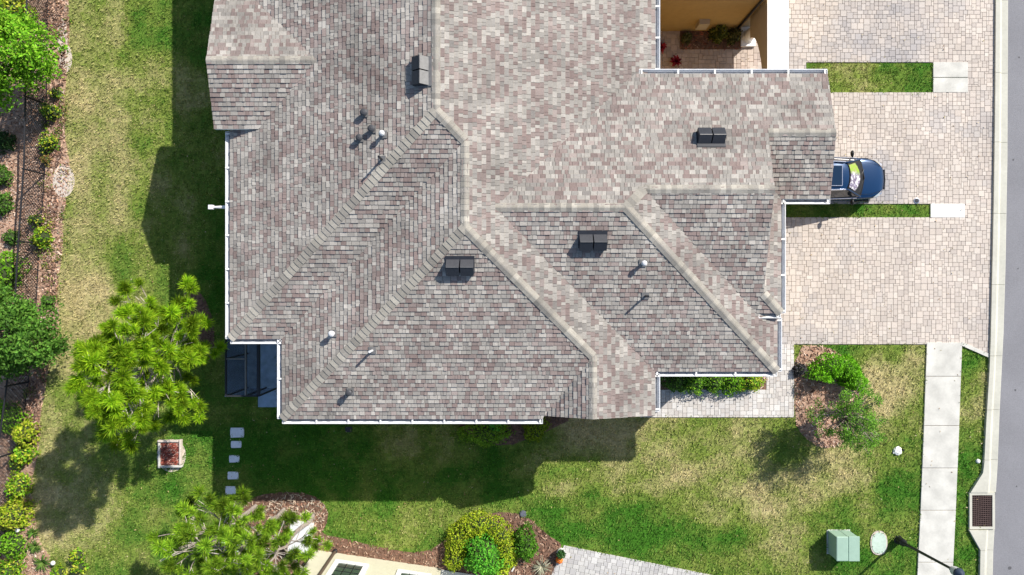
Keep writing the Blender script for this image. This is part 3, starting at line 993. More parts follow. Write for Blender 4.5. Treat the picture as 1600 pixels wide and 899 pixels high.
# roof vents and pipes
def onroof(pl, u, v):
    k = .8
    for _ in range(12):
        p, q = (u-800)*k, (v-449.5)*k
        k = 1 - pz(pl, p, q) / H
    return p, q
def frame(pl, u, v):
    p, q = onroof(pl, u, v)
    a, bb, cc = PL[pl]
    g = Vector((bb, -cc, 0)).normalized()
    up = Vector((g.x, g.y, S*math.hypot(bb, cc))).normalized()
    x = Vector((-g.y, g.x, 0))
    n = x.cross(up)
    if n.z < 0: n = -n; x = -x
    m = Matrix((x, up, n)).transposed().to_4x4()
    m.translation = P3(pl, p, q, .02)
    return m
def ridge_vent(pl, u, v):
    m = frame(pl, u, v)
    o = None
    for k, (x0, x1) in enumerate(((-.47, -.02), (.02, .47))):
        h = MB()
        vs = [(x0, -.30, .12), (x1, -.30, .12), (x1, -.30, .20), (x0, -.30, .20), (x0, .05, .33), (x1, .05, .33), (x0, .24, .02), (x1, .24, .02), (x0, -.24, .0), (x1, -.24, .0)]
        h.mesh([m @ Vector(p) for p in vs], [(0,1,2,3),(3,2,5,4),(4,5,7,6),(0,3,4,6,8),(1,9,7,5,2),(8,9,1,0)])
        if o is None: o = h.build('roof_vent', M['vent'], house)
        else: h.build('vent_hood', M['vent'], o)
    f = MB(); f.box(-.5, .5, -.24, .36, -.01, .035, m=m); f.build('flashing', M['ventgrey'] if pl == 'W1' else M['vent'], o)
    t = MB()
    t.box(-.46, -.03, .03, .055, .31, .336, m=m); t.box(.03, .46, .03, .055, .31, .336, m=m)
    t.build('hood_edge', M['ventgrey'], o)
    if True:
        t = MB()
        for x0, x1 in ((-.47, -.02), (.02, .47)):
            vs = [(x0, .05, .338), (x1, .05, .338), (x1, .245, .03), (x0, .245, .03)]
            t.poly([m @ Vector(p) for p in vs])
        t.build('sunlit_hood_back', M['ventgrey'] if pl == 'W1' else M['capgrey'], o)  # back slope in paler metal: its sunlit look is put into the colour
ridge_vent('W1', 660, 113)
ridge_vent('N4', 1110, 216)
ridge_vent('S3', 926, 377)
ridge_vent('S2', 719, 416)
def vent_pipe(pl, u, v, r=.05, h=.42, cap=False, dark=False):
    p, q = onroof(pl, u, v)
    c = P3(pl, p, q, 0)
    t = MB()
    t.lathe(c, [(r, -.05), (r, h)], 12)
    o = t.build('vent_pipe', M['blackmetal'] if dark else M['pipe'], house)
    f = MB()
    m = frame(pl, u, v)
    f.box(-.13, .13, -.11, .15, -.005, .036, m=m)
    f.build('flashing', M['ventgrey'], o)
    if cap:
        k = MB(); k.lathe(c + Vector((0,0,h)), [(r*.9, -.06), (r*1.45, -.04), (r*1.5, .02), (r*.9, .06), (.005, .075)], 14)
        k.build('vent_cap', M['pipe'] if not dark else M['capgrey'], o)
for pl, u, v, r, h, cap, dk in (('W1',570,178,.085,.2,True,True),('W1',582,203,.085,.2,True,True),('W1',563,217,.08,.2,True,True),('W1',599,211,.065,.3,True,False),
        ('W1',597,250,.04,.6,False,True),('W2',521,521,.075,.3,True,False),('S2',582,548,.045,.5,False,False),('S2',548,612,.08,.33,True,True),
        ('S3',1004,412,.065,.32,True,False),('S3',1008,463,.04,.55,False,True)):
    vent_pipe(pl, u, v, r, h, cap, dk)

# courtyard wall, arch and column of the second unit (same building)
K = 0.8925
b = MB()
b.prism([(175*G, 400*G), (352*G, 400*G), (352*G, 620*G), (175*G, 620*G)], 0, EU - .1)
b.build('courtyard_wall', M['stucco'], house)
b = MB()
b.mesh([(160*G, 386*G, EU), (366*G, 386*G, EU), (366*G, 640*G, EU+2), (160*G, 640*G, EU+2), (160*G, 386*G, EU-.15), (366*G, 386*G, EU-.15), (366*G, 640*G, EU+1.85), (160*G, 640*G, EU+1.85)],
       [(0,1,2,3),(7,6,5,4),(4,5,1,0),(5,6,2,1),(6,7,3,2),(7,4,0,3)])
b.build('courtyard_roof', M['deck'], house)
# arch wall: outline in (q, z), thick along p
out = [(-405, 1.22), (-374, 1.22)]
for i in range(1, 13):
    a = math.pi/2 * i / 12
    out.append((-374 + 112 * math.sin(a) if False else -374 + 112*(1-math.cos(a)), 1.22 + 1.5 * math.sin(a)))
out += [(-255, 2.72), (-255, 3.2), (-620, 3.2), (-620, 0), (-405, 0)]
b = MB()
n = len(out)
vs = [(357*G, -q*G, z) for q, z in out] + [(385*G, -q*G, z) for q, z in out]
b.mesh(vs, [tuple(range(n)), tuple(range(n, 2*n))[::-1]] + [(i, (i+1) % n, n + (i+1) % n, n + i)[::-1] for i in range(n)])
b.build('entry_arch', M['beige'], house)
b = MB(); b.box(356*G, 386*G, 255*G, 620*G, 3.2, 3.24); b.build('arch_coping', M['trim'], house)
b = MB(); cx, cy = 367*G, 390*G
b.box(cx-.31, cx+.31, cy-.42, cy+.42, 0, .18); co = b.build('column_plinth', M['trim'], house)
b = MB(); b.lathe((cx, cy, .18), [(.29, 0), (.29, .06), (.235, .1), (.225, .5), (.20, .94), (.26, .98), (.26, 1.05)], 20); b.build('column', M['trim'], house, smooth=False)
b = MB(); b.tube([(346*G, 399*G - .05, .05), (346*G, 399*G - .05, EU-.2)], .055, 8); b.build('downspout', M['blackmetal'], house)
# meter cabinet and grey outlet box on the courtyard wall
b = MB(); x = (1162-800)*G*.92; c = gp(1098, 40, 1.1)
b.box(c.x-.22, c.x+.22, 399*G-.18, 400*G, .75, 1.4); b.build('meter_box', M['beige'], house)
b = MB(); c = gp(1126, 40, .5); b.box(c.x-.14, c.x+.16, 399*G-.26, 400*G, .25, .62); b.build('outlet_box', M['white'], house)
b = MB(); c = gp(1026, 22, 2.2); b.lathe((c.x-.05, 399*G-.14, 2.1), [(.05, -.2), (.14, -.12), (.16, .1), (.05, .2)], 10); b.build('wall_lantern', M['blackmetal'], house)

# ------------------------------------------------------------------ screened lanai in the south-west corner
b = MB(); b.prism(w2([(352,520),(403,520),(403,620),(352,620)]), -.02, .05); struct(b.build('patio_slab', M['bluepatio']))
b = MB(); b.prism(w2([(404,520),(436,520),(436,636),(404,636)]), -.02, .06); struct(b.build('patio_path', M['bluepatio']))
z_s = 2.35
lan = thing('screen_enclosure', gp(352, 620, 0), 'dark flat screened porch cage in the house shadow at the corner', 'screen porch')
def LZ(u, v): return gp(u, v, z_s)
x0, x1, y0, y1 = LZ(353,0).x, LZ(404,0).x, LZ(0,619).y, LZ(0,530).y
xm, ym = LZ(384,0).x, LZ(0,561).y
y1 = -51*G - .02
for n_, a, c in (('beam', (x0,y0,z_s), (x1,y0,z_s)), ('beam', (x0,y1,z_s), (x0,y0,z_s)), ('beam', (xm,y1,z_s), (xm,y0,z_s)), ('beam', (x0,ym,z_s), (xm,ym,z_s)), ('beam', (x1,y1,z_s), (x1,y0,z_s))):
    b = MB(); b.bar(a, c, .055 if a[0] != x1 else .12, .08); b.build('beam', M['ventgrey'] if a[0] == xm or a[1] == ym else M['vent'], lan)
for x, y in ((x0,y0),(xm,y0),(x1,y0),(x0,ym)):
    b = MB(); b.box(x-.03, x+.03, y-.03, y+.03, 0, z_s-.04); b.build('post', M['vent'], lan)
for xa, xb, ya, yb in ((x0,xm,y0,ym),(x0,xm,ym,y1),(xm,x1,y0,y1)):
    b = MB(); b.box(xa+.03, xb-.03, ya+.03, yb-.03, z_s-.008, z_s+.002); b.build('screen_panel', M['screen'], lan)
b = MB(); b.box(x0+.03, x1-.03, y0-.004, y0+.004, .1, z_s-.05); b.box(x0-.004, x0+.004, y0+.04, y1, .1, z_s-.05); b.build('screen_panel', M['screen'], lan)

# ------------------------------------------------------------------ neighbouring house (south)
ncx, ncy = w2([(690,888)])[0]
ang = math.radians(-8.4)
nb = thing('neighbour_house', (ncx, ncy, 0), 'cream stucco house with white framed windows behind the bushes at the south edge', 'house', rotz=ang, local=True)
Ln = 5.55
b = MB(); b.box(-Ln, 0, -11, 0, 0, 4.8); b.build('wall', M['cream'], nb)
b = MB(); b.mesh([(-Ln-.4,-.02,4.8),(.4,-.02,4.8),(.4,-11.4,4.8),(-Ln-.4,-11.4,4.8),(-Ln/2-.2,-5.2,6.2),(-Ln/2+.2,-6.2,6.2)], [(0,1,5,4)[::-1],(1,2,5)[::-1],(2,3,4,5)[::-1],(3,0,4)[::-1],(0,1,2,3)])
b.build('roof', M['deck'], nb)
b = MB(); b.box(.01, 1.8, -3.2, -.05, .0, .07); b.build('porch_step', M['concrete'], nb)
def window(xc, w=1.05, z0=.98, z1=2.6):
    t = .2
    f = MB()
    f.box(xc-w/2-t, xc+w/2+t, .0, .06, z0-t, z0); f.box(xc-w/2-t, xc+w/2+t, .0, .06, z1, z1+t)
    f.box(xc-w/2-t, xc-w/2, .0, .058, z0, z1); f.box(xc+w/2, xc+w/2+t, .0, .058, z0, z1)
    o = f.build('window', M['trim'], nb)
    g_ = MB(); g_.box(xc-w/2, xc+w/2, -.02, .012, z0, z1); g_.build('pane', M['darkglass'], o)
    h = MB()
    for i in (1, 2): h.box(xc-w/2+w*i/3-.012, xc-w/2+w*i/3+.012, .0, .03, z0, z1)
    for i in range(1, 4): h.box(xc-w/2, xc+w/2, .0, .028, z0+(z1-z0)*i/4-.012, z0+(z1-z0)*i/4+.012)
    h.build('muntin', M['blackmetal'], o)
window(-3.78)
window(-1.08, z0=1.05)
b = MB(); b.tube([(-4.72, .07, .1), (-4.72, .07, 4.7)], .065, 10); b.build('downspout', mat('bronze_paint', (.10,.075,.055), .5), nb)
b = MB(); b.lathe((-4.72, .08, .03), [(.1, 0), (.1, .1), (.07, .12)], 12); b.build('pipe_foot', M['blackmetal'], nb)

# ------------------------------------------------------------------ plants
def leafquads(c, L, W, r, upb=.6):
    n = len(c)
    nr = r.normal(0, 1, (n, 3)); nr[:, 2] = np.abs(nr[:, 2]) + upb
    nr /= np.linalg.norm(nr, axis=1)[:, None]
    t = r.normal(0, 1, (n, 3))
    t -= nr * (t * nr).sum(1)[:, None]
    t /= np.linalg.norm(t, axis=1)[:, None]
    s = np.cross(nr, t)
    L = (L * r.uniform(.7, 1.3, n))[:, None]; W = (W * r.uniform(.7, 1.3, n))[:, None]
    return np.stack([c - t*L, c + s*W, c + t*L, c - s*W], 1)

def leafcol(n, cols, r, clump=None, var=.25):
    cols = np.array(cols)
    i = r.integers(0, len(cols), n)
    c = cols[i] * r.uniform(1-var, 1+var, n)[:, None]
    if clump is not None: c = c * clump[:, None]
    return c

GREEN = [(.065,.165,.02),(.09,.20,.025),(.12,.24,.035),(.05,.13,.018)]
BRIGHT = [(.12,.31,.012),(.17,.38,.02),(.09,.25,.010),(.23,.42,.03)]
YELLOW = [(.30,.40,.02),(.40,.46,.035),(.20,.34,.015),(.46,.46,.06)]
def bush(name, u, v, r_px, h, label, cat, cols=GREEN, n=1500, leaf=.06, group=None, lump=.34, seed=0, ry=None, rot=0, arc=None, tube_r=None):
    """a dome of leaves; arc=(centre px, radius px, a0, a1) makes a bent hedge instead"""
    r = np.random.default_rng(seed + int(u*7+v))
    root = gp(u, v, 0)
    o = thing(name, (root.x, root.y, 0), label, cat, group)
    rm = r_px * G; rym = (ry or r_px) * G
    nl = max(6, int(n / 90))
    if arc is None:
        th = r.uniform(0, 2*np.pi, n); ct = r.uniform(-.1, 1, n); rad = 1 - np.abs(r.normal(0, .15, n)) + np.where(r.random(n) < .14, r.uniform(.02, .24, n), 0)
        st = np.sqrt(1 - np.clip(ct, 0, 1)**2)
        lumps = 1 + lump * (np.sin(th*2 + 3*seed) * .45 + np.sin(th*3 + seed) * .4 + np.sin(th*5 + 2*seed + ct*4) * .45 + np.sin(th*9 + seed) * .2) * .75
        x, y, z = st*np.cos(th)*rad*lumps*rm, st*np.sin(th)*rad*lumps*rym, np.clip(ct, .02, 1)*rad*h
        cr, sr = math.cos(rot), math.sin(rot)
        x, y = x*cr - y*sr, x*sr + y*cr
        c = np.stack([x + root.x, y + root.y, z], -1)
    else:
        (cu, cv), R, a0, a1 = arc
        cc = gp(cu, cv, 0)
        t = r.uniform(a0, a1, n); ph = r.uniform(-.2, np.pi+.2, n); rad = (1 - np.abs(r.normal(0, .14, n)) + np.where(r.random(n) < .12, r.uniform(.02, .22, n), 0)) * (1 + .10*np.sin(t*7 + seed) + .06*np.sin(t*13))
        tr = (tube_r or r_px) * G
        off = np.cos(ph) * tr * rad
        x = cc.x + np.cos(t) * (R*G + off); y = cc.y + np.sin(t) * (R*G + off); z = np.clip(np.sin(ph), .02, 1) * h * rad
        for e_ in (a0, a1):
            pass
        c = np.stack([x, y, z], -1)
    sh = .8 + .4 * vnoise(c[:, 0], c[:, 1], 3.5, seed + 50)
    np_mesh('foliage', leafquads(c, leaf, leaf*.5, r), 4, leafcol(n, cols, r, sh), M['leaf'], o)
    b = MB()
    if arc is None:
        for i in range(5):
            a = i * 1.26
            b.tube([(root.x, root.y, .0), (root.x + rm*.55*math.cos(a), root.y + rym*.55*math.sin(a), h*.7)], [.022, .008], 5)
        # inner twiggy mass
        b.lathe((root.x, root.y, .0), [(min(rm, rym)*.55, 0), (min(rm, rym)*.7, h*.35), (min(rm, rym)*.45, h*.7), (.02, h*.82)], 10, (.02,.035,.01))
    else:
        k = 10
        pts = [(cc.x + math.cos(a0 + (a1-a0)*i/k)*R*G, cc.y + math.sin(a0 + (a1-a0)*i/k)*R*G, h*.32) for i in range(k+1)]
        b.tube(pts, tr*.6 if tr*.6 < h*.6 else h*.55, 8)
    b.build('stems', mat_stem, o)
    return o
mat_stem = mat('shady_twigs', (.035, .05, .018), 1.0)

def grassy(name, u, v, r_px, h, label, cat, cols, n=60, group=None, w=.03, seed=0):
    """rosette of strap leaves"""
    r = np.random.default_rng(seed + int(u))
    c = gp(u, v, 0)
    o = thing(name, (c.x, c.y, 0), label, cat, group)
    vs, cs = [], []
    for i in range(n):
        a = r.uniform(0, 2*np.pi); L = r_px*G*r.uniform(.6, 1.1); hh = h*r.uniform(.5, 1)
        d = np.array([np.cos(a), np.sin(a), 0]); s = np.array([-np.sin(a), np.cos(a), 0])*w/2
        p = [np.array([c.x, c.y, .02]) + d*L*t + np.array([0, 0, hh*(1.9*t - 1.5*t*t)]) for t in (0, .4, .75, 1.0)]
        wd = [1, 1.2, .8, .1]
        col = np.array(cols[r.integers(0, len(cols))]) * r.uniform(.75, 1.3)
        for k in range(3):
            vs.append([p[k]-s*wd[k], p[k]+s*wd[k], p[k+1]+s*wd[k+1], p[k+1]-s*wd[k+1]]); cs.append(col)
    np_mesh('leaf_rosette', np.array(vs), 4, np.array(cs), M['leaf'], o)
    return o

def limb(b, a, c, r0, r1, wob=.1, n=4, rr=random):
    a, c = Vector(a), Vector(c)
    L = (c - a).length
    pts = [a.lerp(c, i/n) + Vector((rr.uniform(-1,1), rr.uniform(-1,1), rr.uniform(-.5,.5))) * (wob*L*.3 if 0 < i < n else 0) for i in range(n+1)]
    b.tube(pts, [r0 + (r1-r0)*i/n for i in range(n+1)], 6)
    return pts

def broadleaf(name, u, v, rad, h, label, cols=GREEN, nclump=90, per=75, leaf=.07, zb=.8, twig_every=3, group=None, seed=0, flat=1.0, spread=.34):
    r = np.random.default_rng(seed + 99)
    rr = random.Random(seed)
    c = gp(u, v, 0)
    o = thing(name, (c.x, c.y, 0), label, 'tree', group)
    b = MB()
    trunk = limb(b, (c.x, c.y, -.05), (c.x + .1, c.y + .05, h*.55), .11, .06, .1, 5, rr)
    cen = []
    for i in range(nclump):
        a = rr.uniform(0, 2*math.pi); ct = rr.uniform(-.35, 1); st = math.sqrt(1 - ct*ct); q = rr.uniform(.55, 1.0)
        lob = 1 + .22*math.sin(a*3 + seed) + .12*math.sin(a*7 + 2*seed)
        cen.append(Vector((c.x + rad*st*math.cos(a)*q*lob, c.y + rad*st*math.sin(a)*q*lob, h*.55 + zb*0 + (h*.45)*ct*q)))
    for p in cen[::twig_every]:
        s = trunk[rr.randint(2, 5)]
        limb(b, s, p, .035, .01, .15, 3, rr)
    b.build('trunk', M['bark'], o)
    vs, cs = [], []
    for p in cen:
        pts = r.normal(0, 1, (per, 3)); pts /= np.linalg.norm(pts, axis=1)[:, None]
        pts *= (r.random(per)**.5)[:, None] * spread * rad * .8
        pts[:, 2] *= .7 * flat
        pts += np.array(p)
        pts = pts[pts[:, 2] > .1]
        vs.append(leafquads(pts, leaf, leaf*.48, r))
        cs.append(leafcol(len(pts), cols, r, np.full(len(pts), rr.uniform(.7, 1.3))))
    np_mesh('crown', np.concatenate(vs), 4, np.concatenate(cs), M['leaf'], o)
    return o

PINEC = [(.19,.36,.010),(.25,.42,.014),(.14,.30,.008),(.33,.48,.02)]
PINED = [(.16,.31,.015),(.21,.37,.02),(.12,.25,.014),(.28,.42,.03)]
def pine(u, v, h, rad, label, stretch=(1, 1), nb_=34, zlow=.3, seed=0, nd=.30, group=None, lean=(0, 0), tr=.11, per=105, sub=3, inner=.45, cols=PINEC, dead=.25):
    r = np.random.default_rng(seed + 5)
    rr = random.Random(seed)
    c = gp(u, v, 0)
    o = thing('pine_tree', (c.x, c.y, 0), label, 'tree', group)
    b = MB()
    top = Vector((c.x + lean[0], c.y + lean[1], h))
    tp = limb(b, (c.x, c.y, -.05), top, tr, .03, .06, 8, rr)
    def at(t):
        i = min(7, int(t*8)); return tp[i].lerp(tp[i+1], t*8 - i)
    tips = []
    twigs = MB()
    for i in range(nb_):
        t = zlow + (1 - zlow) * (i + rr.random()) / nb_
        s = at(min(t, .99))
        a = i * 2.4 + rr.uniform(-.4, .4)
        L = rad * (1.05 - .75 * ((t - zlow)/(1 - zlow))**1.6) * rr.uniform(.7, 1.1)
        d = Vector((math.cos(a)*stretch[0], math.sin(a)*stretch[1], .28 + .5*(t-zlow)))
        e_ = s + d * L
        limb(b, s, e_, .035*(1.3 - t), .012, .1, 4, rr)
        tips.append((e_, d.normalized()))
        for k in range(sub):
            f = rr.uniform(inner, .95)
            a2 = a + rr.choice((-1, 1)) * rr.uniform(.35, 1.0)
            d2 = Vector((math.cos(a2), math.sin(a2), rr.uniform(.15, .7)))
            q = s + d * L * f
            e2 = q + d2 * rr.uniform(.3, .6) * (.5 + .25*rad/2)
            twigs.tube([q, e2], [.014, .007], 4)
            tips.append((e2, d2.normalized()))
        if rr.random() < dead:
            for k in range(4):
                a2 = a + rr.uniform(-.7, .7)
                q = s + d * L * rr.uniform(.3, .7)
                twigs.tube([q, q + Vector((math.cos(a2), math.sin(a2), rr.uniform(-.05, .35))) * rr.uniform(.4, .8)], [.019, .008], 4)
    tips.append((top, Vector((0, 0, 1))))
    tk = b.build('trunk', M['bark'], o)
    stuff(twigs.build('twigs', M['twig'], o))
    vs, cs = [], []
    for e_, d in tips:
        n = per
        sz = rr.uniform(.62, 1.08)
        # needles radiate all round the shoot, swept forward along it
        nn = r.normal(0, 1, (n, 3))
        nn /= np.linalg.norm(nn, axis=1)[:, None]
        nn = nn * .95 + np.array(d) * .55 + np.array([0, 0, .28])
        nn /= np.linalg.norm(nn, axis=1)[:, None]
        L = (nd * sz * r.uniform(.6, 1.15, n))[:, None]
        base = np.array(e_) - np.array(d) * (r.random(n)[:, None] * .22)
        sd = np.cross(nn, np.array([0, 0, 1.0]) + r.normal(0, .4, (n, 3)))
        sd /= np.linalg.norm(sd, axis=1)[:, None] + 1e-6
        w = .0095
        mid = base + nn * L * .6
        tip = base + nn * L - np.array([0, 0, 1]) * L * .10
        vs.append(np.stack([base - sd*w*.6, mid - sd*w, tip, mid + sd*w], 1))
        cs.append(leafcol(n, cols, r, np.full(n, rr.choice((.5, .75, .9, 1.05, 1.2, 1.3))), .3))
    np_mesh('needles', np.concatenate(vs), 4, np.concatenate(cs), M['needle'], o)
    return o
M['twig'] = mat('pale_twig', (.52, .46, .40), .9, noise=.2)

# the big pine beside the lanai and the three thin pines by the south bed
pine(310, 558, 6.6, 2.75, 'tall bushy pine with yellow-green needle tufts on the west lawn', nb_=58, zlow=.28, seed=3, nd=.40, per=250, sub=4, tr=.13, inner=.35, stretch=(.76, 1.14), dead=.9)
pine(400, 791, 5.2, 2.3, 'leaning thin pine nearest the stepping stones', nb_=30, zlow=.42, seed=11, nd=.36, cols=PINED, dead=.5, group='thin pines by the south bed', lean=(-.2, -.1), per=190, sub=2)
pine(444, 796, 5.4, 1.9, 'middle one of three thin pines by the south bed', nb_=22, zlow=.46, seed=12, nd=.36, cols=PINED, dead=.5, group='thin pines by the south bed', lean=(-.1, -.2), per=190, sub=2)
pine(489, 805, 5.0, 1.6, 'thin pine whose trunk crosses the white cabinet', nb_=15, zlow=.5, seed=13, nd=.34, cols=PINED, dead=.5, group='thin pines by the south bed', lean=(-.25, -.2), per=190, sub=2)

# broad crowns beyond the fence
broadleaf('oak_tree', 60, 116, 2.0, 4.4, 'round bright green tree leaning over the north end of the fence', BRIGHT, 150, 110, .08, seed=1)
broadleaf('oak_tree', 62, 512, 1.95, 3.9, 'dark green spreading tree hiding the middle of the fence', GREEN + [(.10,.25,.03)], 150, 110, .08, seed=2)
broadleaf('small_tree', 1292, 640, 1.45, 3.3, 'small airy tree in the corner bed beside the front lawn', [(.125,.29,.025),(.17,.34,.04),(.09,.23,.02)], 135, 50, .04, seed=4, spread=.19, twig_every=1)
bush('shrub', 22, 22, 34, 1.0, 'yellow-green shrub at the north-west corner beyond the fence', 'shrub', YELLOW, 1300, .07, 'shrubs beyond the fence', seed=1)
bush('shrub', 12, 224, 16, .7, 'dark rounded shrub north of two others beyond the fence', 'shrub', [(.03,.075,.02),(.04,.09,.025)], 700, .06, 'shrubs beyond the fence', seed=2)
bush('shrub', 7, 276, 16, .7, 'middle rounded shrub on the mulch beyond the fence', 'shrub', GREEN, 700, .06, 'shrubs beyond the fence', seed=3)
bush('shrub', 8, 321, 17, .7, 'southern rounded shrub on the mulch beyond the fence', 'shrub', GREEN, 700, .06, 'shrubs beyond the fence', seed=4)
bush('shrub', 22, 372, 13, .4, 'low sparse shrub between the round shrubs and the dark tree', 'shrub', GREEN, 260, .06, 'shrubs beyond the fence', seed=5)
bush('shrub', 14, 430, 34, 1.2, 'wide green shrub beyond the fence under the dark tree', 'shrub', BRIGHT, 1300, .07, 'shrubs beyond the fence', seed=6)
bush('shrub', 18, 650, 26, .8, 'light green shrub seen through the lower fence panel', 'shrub', BRIGHT, 900, .07, 'shrubs beyond the fence', seed=26)
FB = 'shrubs along the lawn side of the fence'
FLX = [(82,0),(80,100),(78,260),(70,400),(60,520),(48,610),(38,690),(28,800),(28,900)]
bush('shrub', 92, 148, 8, .5, 'small wispy shrub on the mulch beside the bright tree', 'shrub', GREEN+YELLOW, 140, .06, FB, seed=61, lump=.7)
bush('shrub', 76, 252, 8, .45, 'reddish-green twiggy shrub just above the sand patch', 'shrub', [(.22,.12,.05),(.14,.18,.03),(.28,.2,.06)], 150, .055, FB, seed=62, lump=.7)
bush('shrub', 80, 470, 10, .5, 'thin shrub on the mulch at the upper edge of the dark tree', 'shrub', GREEN, 150, .06, FB, seed=63, lump=.7)
bush('shrub', 30, 722, 12, .5, 'sparse shrub behind the mesh below the variegated pair', 'shrub', YELLOW+GREEN, 180, .06, FB, seed=64, lump=.6)
bush('shrub', 86, 178, 13, .8, 'straggly shrub against the fence just south of the bright tree', 'shrub', GREEN+YELLOW, 320, .065, FB, seed=7, lump=.6)
bush('shrub', 82, 225, 15, .7, 'yellowing shrub against the fence above the pale sand patch', 'shrub', YELLOW+GREEN, 380, .065, FB, seed=8, lump=.6)
bush('shrub', 62, 345, 9, .6, 'narrow shrub poking through the fence above the leafy one', 'shrub', YELLOW+GREEN, 160, .065, FB, seed=9, lump=.6)
bush('shrub', 71, 372, 16, .7, 'leafy yellow-green shrub against the fence opposite the west eave', 'shrub', YELLOW+BRIGHT, 480, .065, FB, seed=10, lump=.5)
def weeds():                                                         # low weeds spreading along the strip, past counting
    r = np.random.default_rng(31)
    vs, cs = [], []
    pal = np.array([(.10,.2,.02),(.2,.28,.03),(.26,.2,.07),(.07,.15,.02)])
    for i in range(60):
        v = r.uniform(10, 800)
        c = gp(interp(FLX, v) + r.uniform(-8, 32), v)
        n = int(r.integers(14, 46))
        p = r.normal(0, 1, (n, 3)) * np.array([.13, .13, .05]) * r.uniform(.7, 1.5) + np.array([c.x, c.y, .09])
        p[:, 2] = np.abs(p[:, 2]) + .02
        vs.append(leafquads(p, .05, .022, r)); cs.append(pal[r.integers(0, 4, n)] * r.uniform(.7, 1.3, n)[:, None])
    stuff(np_mesh('weeds', np.concatenate(vs), 4, np.concatenate(cs), M['leaf']))
weeds()
bush('shrub', 92, 540, 12, .4, 'small sparse shrub on the mulch right of the dark tree', 'shrub', GREEN, 160, .06, FB, seed=11)
bush('croton_shrub', 48, 676, 19, .85, 'variegated yellow shrub uppermost in the lower fence row', 'shrub', YELLOW, 800, .07, FB, seed=12, lump=.4)
bush('croton_shrub', 44, 708, 15, .75, 'narrow variegated shrub second in the lower fence row', 'shrub', YELLOW+BRIGHT, 560, .07, FB, seed=13, lump=.4)
bush('croton_shrub', 36, 757, 19, .8, 'bright lime shrub between the variegated pair and the roundest bush', 'shrub', YELLOW+BRIGHT, 800, .06, FB, seed=14)
bush('croton_shrub', 28, 801, 26, .95, 'largest roundest yellow-green bush beside the white garden light', 'shrub', YELLOW, 1500, .065, FB, seed=15)
bush('shrub', 28, 848, 22, .75, 'soft mid-green bush below the roundest yellow bush', 'shrub', BRIGHT, 900, .06, FB, seed=16, lump=.35)
bush('shrub', 20, 893, 26, .8, 'yellow-green bush at the south-west corner of the picture', 'shrub', YELLOW+BRIGHT, 1000, .065, FB, seed=17, lump=.35)
for u, v, rr_, lab in ((56,830,11,'small strappy plant near the white garden light'), (58,852,13,'strappy plant between the soft bush and the bare mulch'), (70,878,17,'largest strappy plant beside the lower garden light')):
    grassy('lily_plant', u, v, rr_, .45, lab, 'plant', [(.06,.15,.02),(.10,.2,.03),(.16,.25,.05)], 46, 'strappy plants in the fence bed', .035, 3)
for u, v, lab in ((125,866,'tall leafy seedling on the lawn edge, upper one'), (128,884,'leafy seedling on the lawn edge, lower one'), (96,893,'low yellow-green plant at the bottom edge left of the seedlings')):
    bush('young_plant', u, v, 10, .6, lab, 'plant', BRIGHT+YELLOW, 150, .075, 'young plants at the end of the fence bed', seed=3, lump=.6)

# corner bed
bush('hedge', 1305, 575, 20, .95, 'bright green bent hedge curling around the corner bed', 'hedge', [(.13,.37,.010),(.17,.43,.016),(.10,.30,.010)], 4200, .05, seed=20, arc=((1300,598), 28, -.35, 2.95), tube_r=19)
bush('ornamental_grass', 1247, 577, 10, .45, 'black dried plant at the drive edge of the corner bed', 'plant', [(.025,.025,.03),(.05,.05,.055),(.10,.10,.11)], 420, .05, seed=21)
# bush bed under the south eave
EB = 'shaded bushes under the south eave'
bush('hedge', 760, 668, 40, .8, 'long shaded bush under the gutter of the south eave', 'hedge', [(.17,.33,.02),(.23,.38,.03),(.13,.27,.018)], 2000, .055, EB, seed=23, ry=28)
bush('shrub', 770, 650, 20, 1.1, 'upright green shrub behind the shaded hedge at the eave', 'shrub', [(.07,.36,.03),(.10,.42,.045)], 800, .06, EB, seed=24)
bush('shrub', 836, 668, 20, .7, 'olive rounded bush near the gable end of the shaded bed', 'shrub', [(.21,.29,.015),(.17,.25,.012)], 1000, .05, EB, seed=25)
# hedge along the front walk under the eave
WB = 'bushes along the front walk under the eave'
for i, (u, cols, lab) in enumerate(((1052, GREEN, 'dark hedge bush nearest the gutter downspout'), (1082, GREEN+BRIGHT, 'mid hedge bush second from the downspout'), (1112, GREEN+BRIGHT, 'mid hedge bush third from the downspout'),
        (1140, BRIGHT, 'bright hedge bush fourth from the downspout'), (1166, YELLOW+BRIGHT, 'yellow-green hedge bush at the pebble end'))):
    bush('hedge_bush', u, 593, 21, .8, lab + ' along the front walk', 'bush', cols, 1000, .055, WB, seed=30+i)
# south bed
bush('hedge', 745, 845, 18, .8, 'golden-green horseshoe hedge around a green shrub in the south bed', 'hedge', [(.31,.40,.02),(.38,.44,.03),(.22,.35,.015)], 5600, .048, seed=40, arc=((752,856), 40, -.9, 3.8), tube_r=18)
bush('round_shrub', 757, 859, 33, 1.6, 'emerald green shrub inside the golden horseshoe hedge', 'shrub', [(.07,.31,.022),(.10,.37,.03),(.15,.42,.035)], 2600, .06, seed=41)
bush('round_shrub', 820, 846, 19, .95, 'upright oval green shrub right of the golden hedge', 'shrub', [(.07,.2,.012),(.1,.25,.02),(.05,.15,.01)], 1300, .055, seed=42, ry=28, rot=.2)
grassy('bromeliad', 846, 884, 17, .35, 'silvery spiky rosette beside the south walk', 'plant', [(.34,.34,.24),(.42,.41,.30),(.26,.27,.18)], 50, None, .03, 4)
